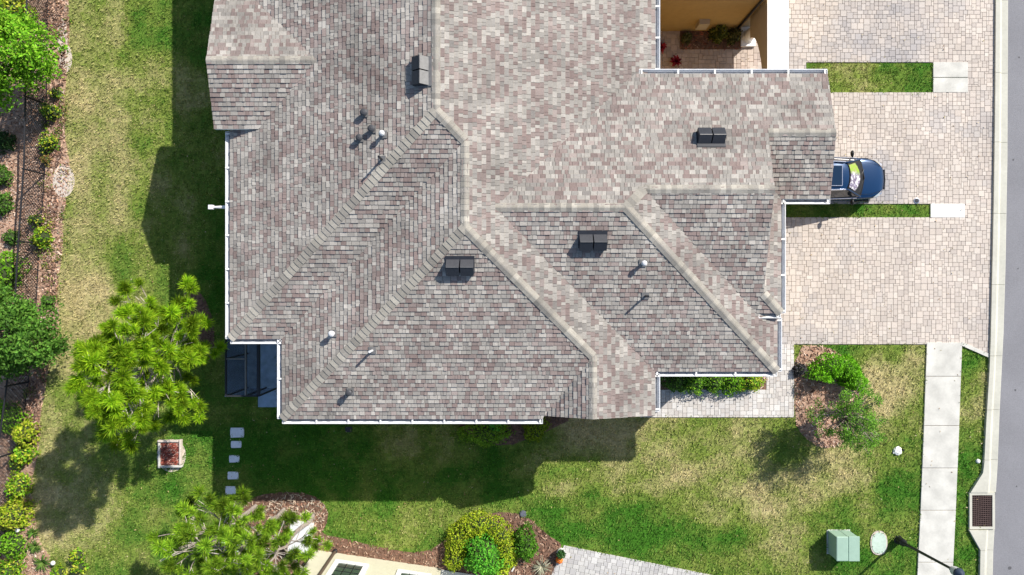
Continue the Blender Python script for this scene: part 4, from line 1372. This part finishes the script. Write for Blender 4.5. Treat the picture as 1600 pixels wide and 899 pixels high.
# courtyard planting
CB = 'shrubs in the courtyard bed'
bush('courtyard_shrub', 1071, 62, 9, .5, 'variegated shrub at the west end of the courtyard bed', 'shrub', [(.16,.16,.07),(.09,.1,.03)], 260, .06, CB, seed=50)
bush('courtyard_shrub', 1118, 58, 12, 1.0, 'tallest broad-leaved shrub in the courtyard bed', 'shrub', [(.12,.14,.02),(.2,.2,.04),(.06,.08,.015)], 420, .09, CB, seed=51)
bush('courtyard_shrub', 1143, 60, 11, .8, 'dark speckled shrub beside the white column', 'shrub', [(.10,.11,.02),(.05,.05,.02),(.16,.15,.05)], 420, .07, CB, seed=52)
for u, v, lab in ((1030, 78, 'red strap-leaved plant against the courtyard gutter'), (1054, 99, 'red strap-leaved plant standing free on the courtyard floor')):
    grassy('cordyline', u, v, 10, .7, lab, 'plant', [(.30,.02,.04),(.20,.012,.03),(.38,.05,.07)], 34, 'red courtyard plants', .07, 5)

# ------------------------------------------------------------------ chain-link fence
FL = [(78,-60),(76,0),(75,100),(73,200),(72,260),(67,330),(62,400),(60,440),(55,520),(44,610),(33,690),(20,770),(6,850),(-10,930)]
def fpt(t):
    """t metres along the fence -> world xy"""
    w = w2(FL)
    for (x0, y0), (x1, y1) in zip(w, w[1:]):
        L = math.hypot(x1-x0, y1-y0)
        if t <= L: return x0 + (x1-x0)*t/L, y0 + (y1-y0)*t/L
        t -= L
    return w[-1]
wl = w2(FL)
FT = sum(math.hypot(b_[0]-a[0], b_[1]-a[1]) for a, b_ in zip(wl, wl[1:]))
FHT = 1.35
x, y = fpt(0)
fence = thing('chain_link_fence', (x, y, 0), 'black chain-link fence running down the mulch strip at the west edge', 'fence')
t = .2
while t < FT:
    x, y = fpt(t)
    b = MB(); b.lathe((x, y, -.05), [(.038, 0), (.038, FHT+.09), (.045, FHT+.1), (.03, FHT+.14), (.004, FHT+.15)], 10); b.build('post', M['fence'], fence)
    t += 3.05
b = MB(); b.tube([(*fpt(FT*i/40), FHT) for i in range(41)], .036, 8); b.build('top_rail', M['fence'], fence)
b = MB(); b.tube([(*fpt(FT*i/40), .06) for i in range(41)], .02, 6); b.build('bottom_rail', M['fence'], fence)
b = MB()
sp = .15
nW = int(FT / sp)
for i in range(nW):
    for sgn in (1, -1):
        t0_, t1_ = i*sp, i*sp + sgn*FHT*.8
        if t1_ < 0 or t1_ > FT: continue
        pts = [(*fpt(t0_ + (t1_-t0_)*k/2), .06 + (FHT-.06)*k/2) for k in range(3)]
        b.tube(pts, .0095, 3, caps=False)
stuff(b.build('wire_mesh', M['fence'], fence))

# ------------------------------------------------------------------ car
def car():
    c = gp(1380, 279, .6)
    yc = gp(0, 279, .9).y
    xn = c.x
    o = thing('parked_car', (xn - 2.3, yc, 0), 'dark blue crossover car with a sunroof nosing out from under the gable', 'car', local=True)
    # body: stations from nose (+x) to tail, half section (y, z)
    st = [  # x, half width, bonnet/deck z, shoulder z, sill z
        (2.30, .30, .62, .56, .38), (2.24, .52, .74, .66, .26), (2.10, .70, .82, .74, .22), (1.85, .83, .90, .82, .20), (1.45, .89, .97, .88, .20),
        (1.10, .91, 1.02, .93, .20), (.6, .92, 1.02, .96, .20), (-.4, .92, 1.02, .98, .20), (-1.4, .92, 1.03, 1.0, .20), (-1.95, .88, 1.02, .98, .24), (-2.25, .74, .95, .88, .34), (-2.3, .6, .8, .7, .45)]
    b = MB()
    n = 11
    for x, w, zt, zs, zb in st:
        sec = [(w*.93, zb), (w, zb + (zs-zb)*.45), (w*.985, zs), (w*.86, zs + (zt-zs)*.75), (w*.45, zt + .01)]
        ring = sec + [(0, zt + .025)] + [(-y_, z_) for y_, z_ in sec[::-1]]
        for y_, z_ in ring: b.v.append((x, y_, z_))
    for i in range(len(st) - 1):
        for j in range(n - 1):
            b.f.append((i*n+j, (i+1)*n+j, (i+1)*n+j+1, i*n+j+1)[::-1]); b.c.append((.5,.5,.5))
        b.f.append((i*n, i*n+n-1, (i+1)*n+n-1, (i+1)*n)[::-1]); b.c.append((.5,.5,.5))
    b.f.append(tuple(range(n))); b.c.append((.5,.5,.5))
    b.f.append(tuple((len(st)-1)*n + j for j in range(n))[::-1]); b.c.append((.5,.5,.5))
    body = b.build('body', M['carpaint'], o, smooth=True, subsurf=2)
    # roof panel
    b = MB()
    rows = [(.30, .53, 1.555), (.12, .57, 1.61), (-.5, .60, 1.65), (-1.2, .59, 1.63), (-1.75, .55, 1.56)]
    n2 = 7
    for x, w, z in rows:
        for k in range(n2):
            t = -1 + 2*k/(n2-1)
            b.v.append((x + .07*(1-t*t), w*t, z - .05*t*t*abs(t)))
    for i in range(len(rows)-1):
        for k in range(n2-1):
            b.f.append((i*n2+k, i*n2+k+1, (i+1)*n2+k+1, (i+1)*n2+k)[::-1]); b.c.append((.5,.5,.5))
    b.build('roof_panel', M['carpaint'], o, smooth=True)
    # windscreen, side and rear glass
    def ws(inset, up, name, m_, x_lo=1.12, x_hi=.34):
        b = MB()
        for i in range(5):
            f = i/4
            x = x_lo + (x_hi - x_lo)*f
            w = (.77 + (.52-.77)*f) - inset
            z = 1.03 + (1.555-1.03)*f + .03*math.sin(math.pi*f) + up
            for k in range(9):
                t = -1 + k/4
                b.v.append((x + .13*(1-t*t)*(1-.45*f) - .02*0, w*t, z - .02*t*t))
        for i in range(4):
            for k in range(8):
                b.f.append((i*9+k, i*9+k+1, (i+1)*9+k+1, (i+1)*9+k)); b.c.append((.5,.5,.5))
        return b.build(name, m_, o, smooth=True)
    ws(0.0, 0, 'windscreen_frame', M['carblack'], 1.12, .30)
    w_ = ws(.065, .014, 'windscreen', M['shade'], 1.07, .36)
    for sgn in (1, -1):
        b = MB()
        b.poly([(1.05, sgn*.80, 1.0), (.25, sgn*.58, 1.52), (-1.6, sgn*.58, 1.52), (-1.95, sgn*.78, 1.02), (-.4, sgn*.885, 1.0)])
        b.build('side_window', M['glass'], o)
        b = MB(); b.tube([(1.10, sgn*.79, 1.02), (.32, sgn*.565, 1.56), (-1.6, sgn*.57, 1.56)], .035, 6); b.build('pillar', M['carpaint'], o)
        b = MB(); b.tube([(.18, sgn*.575, 1.635), (-.6, sgn*.60, 1.68), (-1.6, sgn*.56, 1.62)], .028, 6); b.build('roof_rail', M['chrome'], o)
        b = MB(); b.tube([(.95, sgn*.85, 1.005), (-.5, sgn*.90, 1.01), (-1.8, sgn*.85, 1.03)], .018, 6); b.build('window_trim', M['chrome'], o)
        b = MB(); b.lathe((0, 0, 0), [(.02, -.06), (.09, -.05), (.10, .03), (.03, .07)], 10)
        b.v = [(.74 + x*.7, sgn*1.03 + y*1.35, 1.06 + z) for x, y, z in b.v]
        mo = b.build('door_mirror', M['carblack'], o, smooth=True)
        b = MB(); b.bar((.78, sgn*.88, 1.0), (.75, sgn*.98, 1.04), .05); b.build('mirror_arm', M['carblack'], mo)
        b = MB(); b.poly([(2.11, sgn*.46, .775), (2.16, sgn*.62, .74), (1.86, sgn*.835, .80), (1.80, sgn*.78, .875)]); 
        b.mesh([(2.16, sgn*.46, .79), (2.0, sgn*.73, .80), (1.75, sgn*.86, .86), (1.72, sgn*.80, .915), (2.0, sgn*.60, .85)], [(0,1,2,3,4)])
        b.build('headlight', M['chrome'], o)
        for x in (1.42, -1.40):
            b = MB(); b.tube([(x, sgn*.74, .34), (x, sgn*.925, .34)], .34, 18); wo = b.build('wheel', M['tyre'], o)
            b = MB(); b.tube([(x, sgn*.92, .34), (x, sgn*.935, .34)], .21, 12); b.build('rim', M['chrome'], wo)
        # shut line between bonnet and wing
        b = MB(); b.tube([(1.12, sgn*.70, 1.012), (1.6, sgn*.68, .985), (2.05, sgn*.52, .85)], .006, 4); b.build('bonnet_seam', M['carblack'], o)
    b = MB(); b.poly([(-1.75, -.5, 1.57), (-1.75, .5, 1.57), (-2.12, .68, 1.04), (-2.12, -.68, 1.04)]); b.build('rear_window', M['glass'], o)
    b = MB(); b.box(-.95, .02, -.40, .40, 1.652, 1.668); sr = b.build('sunroof', M['tint'], o, bevel=.006)
    b = MB()
    for a, c_ in (((.03,-.42,1.655),(.03,.42,1.655)), ((-1.0,.42,1.67),(.03,.42,1.655)), ((-1.0,-.42,1.67),(.03,-.42,1.655))): b.bar(a, c_, .025, .02)
    b.build('sunroof_trim', M['chrome'], sr)
    b = MB(); b.tube([(2.30, -.42, .60), (2.345, 0, .58), (2.30, .42, .60)], .06, 8); b.build('grille', M['carblack'], o)
    b = MB(); b.tube([(2.20, -.62, .38), (2.34, 0, .36), (2.20, .62, .38)], .07, 8); b.build('bumper', M['carblack'], o)
    b = MB(); b.tube([(1.12, -.68, 1.035), (1.25, 0, 1.06), (1.12, .68, 1.035)], .022, 6); b.build('wiper_cowl', M['carblack'], o)
    b = MB(); b.bar((1.22, .35, 1.07), (.95, -.2, 1.16), .02); b.bar((1.2, -.1, 1.07), (1.0, -.62, 1.12), .02); b.build('wiper', M['carblack'], o)
    return o
car()

# ------------------------------------------------------------------ utilities and small things
c0, c1 = gp(1293, 864), gp(1326.5, 828.6)
o = thing('transformer_box', ((c0.x+c1.x)/2, (c0.y+c1.y)/2, 0), 'pale green metal transformer box on the south-east lawn', 'utility box')
b = MB(); b.box(c0.x, c1.x, c0.y, c1.y, .0, .84); b.build('body', M['greenpaint'], o, bevel=.02)
b = MB(); xs = c0.x + (c1.x-c0.x)*.53
b.box(c0.x-.02, xs-.006, c0.y-.03, c1.y+.03, .80, .875); b.build('lid', M['greenpaint'], o, bevel=.05)
b = MB(); b.box(xs+.006, c1.x+.035, c0.y-.03, c1.y+.03, .80, .868); b.build('lid', M['greenpaint'], o, bevel=.015)
b = MB(); b.box(c0.x-.04, c1.x+.04, c0.y-.04, c1.y+.03, -.02, .02); b.build('pad', M['concrete'], o)
b = MB(); b.box(xs-.004, xs+.004, c1.y-.002, c1.y+.006, .08, .8); b.build('door_seam', M['vent'], o)
b = MB(); b.box(c1.x+.034, c1.x+.06, (c0.y+c1.y)/2-.08, (c0.y+c1.y)/2+.08, .55, .75); b.build('hasp', M['greenpaint'], o)
# ground lid
c = gp(1372.5, 848)
pts = smooth_outline([(c.x-.33, c.y-.48), (c.x+.33, c.y-.48), (c.x+.33, c.y+.48), (c.x-.33, c.y+.48)], 3)
pts = [(x + (x-c.x)*.12, y + (y-c.y)*.1) for x, y in pts]
o = thing('utility_vault', (c.x, c.y, 0), 'pale green oval ground lid between the transformer box and lamp post', 'utility cover')
b = MB(); b.prism(pts, -.03, .05); b.build('rim', M['sand'], o)
b = MB(); b.prism([(c.x + (x-c.x)*.86, c.y + (y-c.y)*.88) for x, y in pts], .03, .062); b.build('lid', M['greenlid'], o)
# lamp post
c = gp(1403, 843)
lp = thing('street_lamp', (c.x, c.y, 0), 'black street lamp post rising beside the sidewalk at the south-east', 'street lamp')
b = MB(); b.lathe((c.x, c.y, -.03), [(.20, 0), (.20, .08), (.17, .12), (.16, .45), (.11, .55), (.085, .62), (.07, .75)], 16); b.build('base', M['blackmetal'], lp)
b = MB(); tp = gp(1495, 892, 3.85); top = Vector((c.x + .02, c.y + .20, 3.62))
b.tube([(c.x, c.y, .5), top], [.062, .05], 12); b.build('pole', M['blackmetal'], lp)
b = MB(); b.lathe(top, [(.05, -.05), (.10, .0), (.10, .04), (.06, .08)], 12); b.build('collar', M['ventgrey'], lp)
b = MB(); b.lathe(top + Vector((0, 0, .08)), [(.09, 0), (.17, .08), (.19, .3), (.17, .34)], 16); b.build('lantern', mat('frosted_glass', (.5,.52,.52), .3), lp)
b = MB(); b.lathe(top + Vector((0, 0, .42)), [(.21, 0), (.2, .06), (.12, .16), (.04, .22), (.01, .28)], 18); b.build('lamp_cap', mat('dark_blue_cap', (.03,.045,.075), .35), lp, smooth=True)
# storm drain
p = w2([(1515,769),(1554,769),(1553,826),(1512,826)])
xs_ = [q[0] for q in p]; ys_ = [q[1] for q in p]
sdx0, sdx1, sdy0, sdy1 = min(xs_)+.02, max(xs_)-.05, min(ys_), max(ys_)
o = thing('storm_drain', ((sdx0+sdx1)/2, (sdy0+sdy1)/2, 0), 'rusty iron storm drain grate set in the kerb at the street', 'storm drain')
b = MB(); w = .11
for q in ((sdx0, sdx0+w, sdy0, sdy1), (sdx1-w, sdx1, sdy0, sdy1), (sdx0+w, sdx1-w, sdy0, sdy0+w), (sdx0+w, sdx1-w, sdy1-w, sdy1)): b.box(*q, -.02, .10)
b.build('drain_frame', M['kerb'], o)
b = MB(); b.box(sdx0+w, sdx1-w, sdy0+w, sdy1-w, .014, .02); b.build('sump', mat('dark_sump', (.02,.012,.014), 1.0), o)
nx_, ny_ = 9, 16
for i in range(nx_ + 1):
    x = sdx0 + w + (sdx1-sdx0-2*w)*i/nx_
    b = MB(); b.box(x-.010, x+.010, sdy0+w, sdy1-w, .055, .085); b.build('grate_bar', M['rust'], o)
for i in range(ny_ + 1):
    y = sdy0 + w + (sdy1-sdy0-2*w)*i/ny_
    b = MB(); b.bar((sdx0+w, y-.03, .07), (sdx1-w, y+.03, .07), .026, .026); b.build('grate_bar', M['rust'], o)
grassy('weed', 1533, 825, 7, .15, 'tiny weeds sprouting at the lower rim of the storm drain', 'plant', [(.2,.22,.06),(.14,.18,.04)], 30, None, .02, 7)
# stepping stones
labs = ['largest, topmost stepping stone next to the porch corner', 'second stepping stone below the largest', 'middle stepping stone of the five', 'fourth stepping stone from the porch', 'last stepping stone next to the thin pines']
for (u, v, w, h), lab in zip(((371,676,21,15),(369.5,694.5,16,10.5),(366.5,717,15.5,11),(364.5,743,16.5,11.5),(361,766,16,12)), labs):
    c = gp(u, v); a, d = w*G/2, h*G/2
    pts = smooth_outline([(c.x-a, c.y-d), (c.x-a*.7, c.y-d), (c.x+a*.7, c.y-d*.95), (c.x+a, c.y-d*.95), (c.x+a*.97, c.y+d), (c.x+a*.7, c.y+d), (c.x-a*.7, c.y+d), (c.x-a, c.y+d)], 1)
    b = MB(); b.prism([(c.x+(x-c.x)*1.03, c.y+(y-c.y)*1.03) for x, y in pts], -.02, .05)
    tag(b.build('stepping_stone', M['stone'], None, origin=(c.x, c.y, 0), bevel=.012), lab, 'stepping stone', 'stepping stones on the shaded lawn')
# square planter with red chips at the pine's foot
c = gp(268, 708)
o = thing('square_planter', (c.x, c.y, 0), 'white-edged square planter of red chips beside the big pine', 'planter')
b = MB(); b.prism(w2(smooth_outline(ellipse(268, 712, 23, 26, 16), 1)), -.02, .018); b.build('bare_rim', M['sand'], o)
hw, hh = .46, .55
for a, d in (((-hw,-hh),(hw,-hh)), ((hw,-hh),(hw,hh)), ((hw,hh),(-hw,hh)), ((-hw,hh),(-hw,-hh))):
    ln = Vector((d[0]-a[0], d[1]-a[1], 0)).normalized()
    b = MB(); b.bar((c.x+a[0]+ln.x*.075, c.y+a[1]+ln.y*.075, .1), (c.x+d[0]+ln.x*.07, c.y+d[1]+ln.y*.07, .1), .09, .2); b.build('edging_block', M['palecon'] if a[0] < 0 and d[0] < 0 or a[1] < 0 and d[1] < 0 else M['sand'], o, bevel=.02)
b = MB(); b.box(c.x-hw+.06, c.x+hw-.06, c.y-hh+.06, c.y+hh-.06, 0, .1); b.build('soil', M['mulch'], o)
r_ = np.random.default_rng(8); n = 420
x, y = r_.uniform(-.42, .42, n)+c.x, r_.uniform(-.5, .5, n)+c.y
az = r_.uniform(-.5, .5, n) + .5
a_ = np.stack([np.cos(az)*.05, np.sin(az)*.05, r_.normal(0, .012, n)], -1); s_ = np.stack([-np.sin(az)*.02, np.cos(az)*.02, r_.normal(0, .01, n)], -1)
cc_ = np.stack([x, y, .11 + r_.uniform(0, .04, n)], -1)
stuff(np_mesh('red_chips', np.stack([cc_-a_-s_, cc_+a_-s_, cc_+a_+s_, cc_-a_+s_], 1), 4, np.array([(.30,.07,.045),(.22,.05,.035),(.40,.13,.09),(.5,.3,.24)])[r_.integers(0, 4, n)], M['chips'], o))
# equipment under the thin pines
c = gp(372, 846)
o = thing('air_conditioner', (c.x, c.y, 0), 'white louvred air-conditioner unit half hidden under the thin pines', 'air conditioner', rotz=ang, local=True)
b = MB(); b.box(-.38, .38, -.38, .38, .05, .8); b.build('cabinet', M['vent'], o, bevel=.02)
b = MB(); b.box(-.45, .45, -.45, .45, -.02, .05); b.build('pad', M['concrete'], o)
for i in range(6):
    y = -.34 + i*.135
    b = MB(); b.box(-.39, .39, y-.03, y+.03, .82, .85); b.build('louvre', M['ventgrey'] if i % 2 else M['white'], o)
b = MB(); b.lathe((0, 0, .8), [(.3, -.02), (.3, .012)], 20); b.build('fan_ring', M['blackmetal'], o)
c = gp(474, 834)
o = thing('equipment_cabinet', (c.x, c.y, 0), 'white flat-topped cabinet beside the cream house under the thin pines', 'cabinet', rotz=ang, local=True)
b = MB(); b.box(-.42, .42, -.55, .55, .02, .62); b.build('cabinet', M['white'], o, bevel=.02)
b = MB(); b.box(-.45, .45, -.58, .58, .62, .66); b.build('lid', M['white'], o, bevel=.01)
b = MB(); b.box(-.5, .5, -.63, .63, -.02, .02); b.build('pad', M['concrete'], o)
# pumpkin, potted plant, lights, markers
c = gp(873.5, 873)
o = thing('pumpkin', (c.x, c.y, 0), 'small orange pumpkin at the corner of the south walk', 'pumpkin')
b = MB(); nseg = 24
for i in range(9):
    ph = -math.pi/2 + math.pi*i/8
    for j in range(nseg):
        a = 2*math.pi*j/nseg; rr_ = (.155 + .012*math.cos(a*8)) * math.cos(ph) + .004
        b.v.append((c.x + rr_*math.cos(a), c.y + rr_*math.sin(a), .18 + .125*math.sin(ph)))
for i in range(8):
    for j in range(nseg):
        b.f.append((i*nseg+j, i*nseg+(j+1) % nseg, (i+1)*nseg+(j+1) % nseg, (i+1)*nseg+j)); b.c.append((.5,.5,.5))
b.build('rind', M['orange'], o, smooth=True)
b = MB(); b.tube([(c.x, c.y, .29), (c.x+.02, c.y+.01, .36)], [.022, .014], 6); b.build('stalk', M['bark'], o)
c = gp(876, 860)
o = thing('potted_plant', (c.x, c.y, 0), 'dark green plant in a white pot above the pumpkin', 'potted plant')
b = MB(); b.lathe((c.x, c.y, .0), [(.12, 0), (.17, .26), (.185, .26), (.185, .3), (.155, .3), (.15, .25)], 16); b.build('pot', M['trim'], o)
r_ = np.random.default_rng(9); n = 160
pts = r_.normal(0, 1, (n, 3)); pts /= np.linalg.norm(pts, axis=1)[:, None]; pts = pts * (r_.random(n)**.4)[:, None] * np.array([.2, .2, .16]) + np.array([c.x, c.y, .44])
np_mesh('foliage', leafquads(pts, .07, .03, r_), 4, leafcol(n, [(.03,.09,.02),(.05,.13,.03)], r_), M['leaf'], o)
for u, v, lab in ((33, 826, 'white dome garden light between the roundest bush and soft bush'), (88, 877, 'white dome garden light right of the largest strappy plant')):
    c = gp(u, v)
    o = thing('garden_light', (c.x, c.y, 0), lab, 'garden light', 'garden lights in the fence bed')
    b = MB(); b.lathe((c.x, c.y, .0), [(.015, 0), (.015, .2)], 8); b.build('stake', M['blackmetal'], o)
    b = MB(); b.lathe((c.x, c.y, .2), [(.1, 0), (.1, .03), (.07, .08), (.01, .1)], 14); b.build('lamp_head', M['trim'], o, smooth=True)
c = gp(1401, 704)
o = thing('paper_bag', (c.x, c.y, 0), 'crumpled white bag lying on the grass left of the sidewalk', 'bag')
b = MB(); rr_ = random.Random(4); nn = 10
for i in range(5):
    for j in range(nn):
        a = 2*math.pi*j/nn; q = (.17, .21, .19, .13, .03)[i] * rr_.uniform(.55, 1.2)
        b.v.append((c.x + q*math.cos(a), c.y + q*.85*math.sin(a), (0, .05, .11, .13, .1)[i] + rr_.uniform(-.035, .035)))
for i in range(4):
    for j in range(nn): b.f.append((i*nn+j, i*nn+(j+1) % nn, (i+1)*nn+(j+1) % nn, (i+1)*nn+j)); b.c.append((.5,.5,.5))
b.f.append(tuple(40+j for j in range(nn))); b.c.append((.5,.5,.5))
b.build('crumpled_sheet', M['trim'], o)
b = MB(); b.lathe((c.x+.24, c.y+.03, 0), [(.05, 0), (.05, .1), (.03, .13)], 8); b.build('dark_clip', M['blackmetal'], o)
c = gp(1527.5, 720.5)
b = MB(); b.lathe(c, [(.1, -.02), (.1, .04), (.07, .08), (.02, .09)], 12); tag(b.build('survey_cap', M['trim'], None, origin=(c.x, c.y, 0), smooth=True), 'small white round cap in the grass verge by the kerb', 'ground cap')
c = gp(1431, 314)
o = thing('cleanout_cover', (c.x, c.y, 0), 'small round grey cover in the drive above the lower grass strip', 'drain cover')
b = MB(); b.lathe((c.x, c.y, .03), [(.13, 0), (.13, .035), (.10, .04)], 16); b.build('ring', M['chrome'], o)
b = MB(); b.lathe((c.x, c.y, .04), [(.095, 0), (.095, .036), (.02, .04)], 14); b.build('lid', M['vent'], o)
c = gp(802, 888)
b = MB(); b.bar((c.x-.06, c.y-.12, .04), (c.x+.05, c.y+.1, .09), .06, .05); tag(b.build('plant_marker', M['trim'], None, origin=(c.x, c.y, 0)), 'short white stake lying on mulch below the green shrub', 'marker')
c = gp(545, 671)
b = MB(); b.box(c.x-.14, c.x+.14, c.y-.12, c.y+.12, -.02, .05); tag(b.build('valve_box', M['vent'], None, origin=(c.x, c.y, 0), bevel=.01), 'small dark square valve cover in the shaded lawn under the south gutter', 'valve cover')
c = gp(817, 803)
b = MB(); b.lathe((c.x, c.y, -.03), [(.16, 0), (.17, .06), (.12, .11), (.03, .12)], 9); tag(b.build('rock', mat('dark_rock', (.10,.11,.14), .9, noise=.3), None, origin=(c.x, c.y, 0)), 'dark blue-grey rock on the upper rim of the south bed', 'rock')
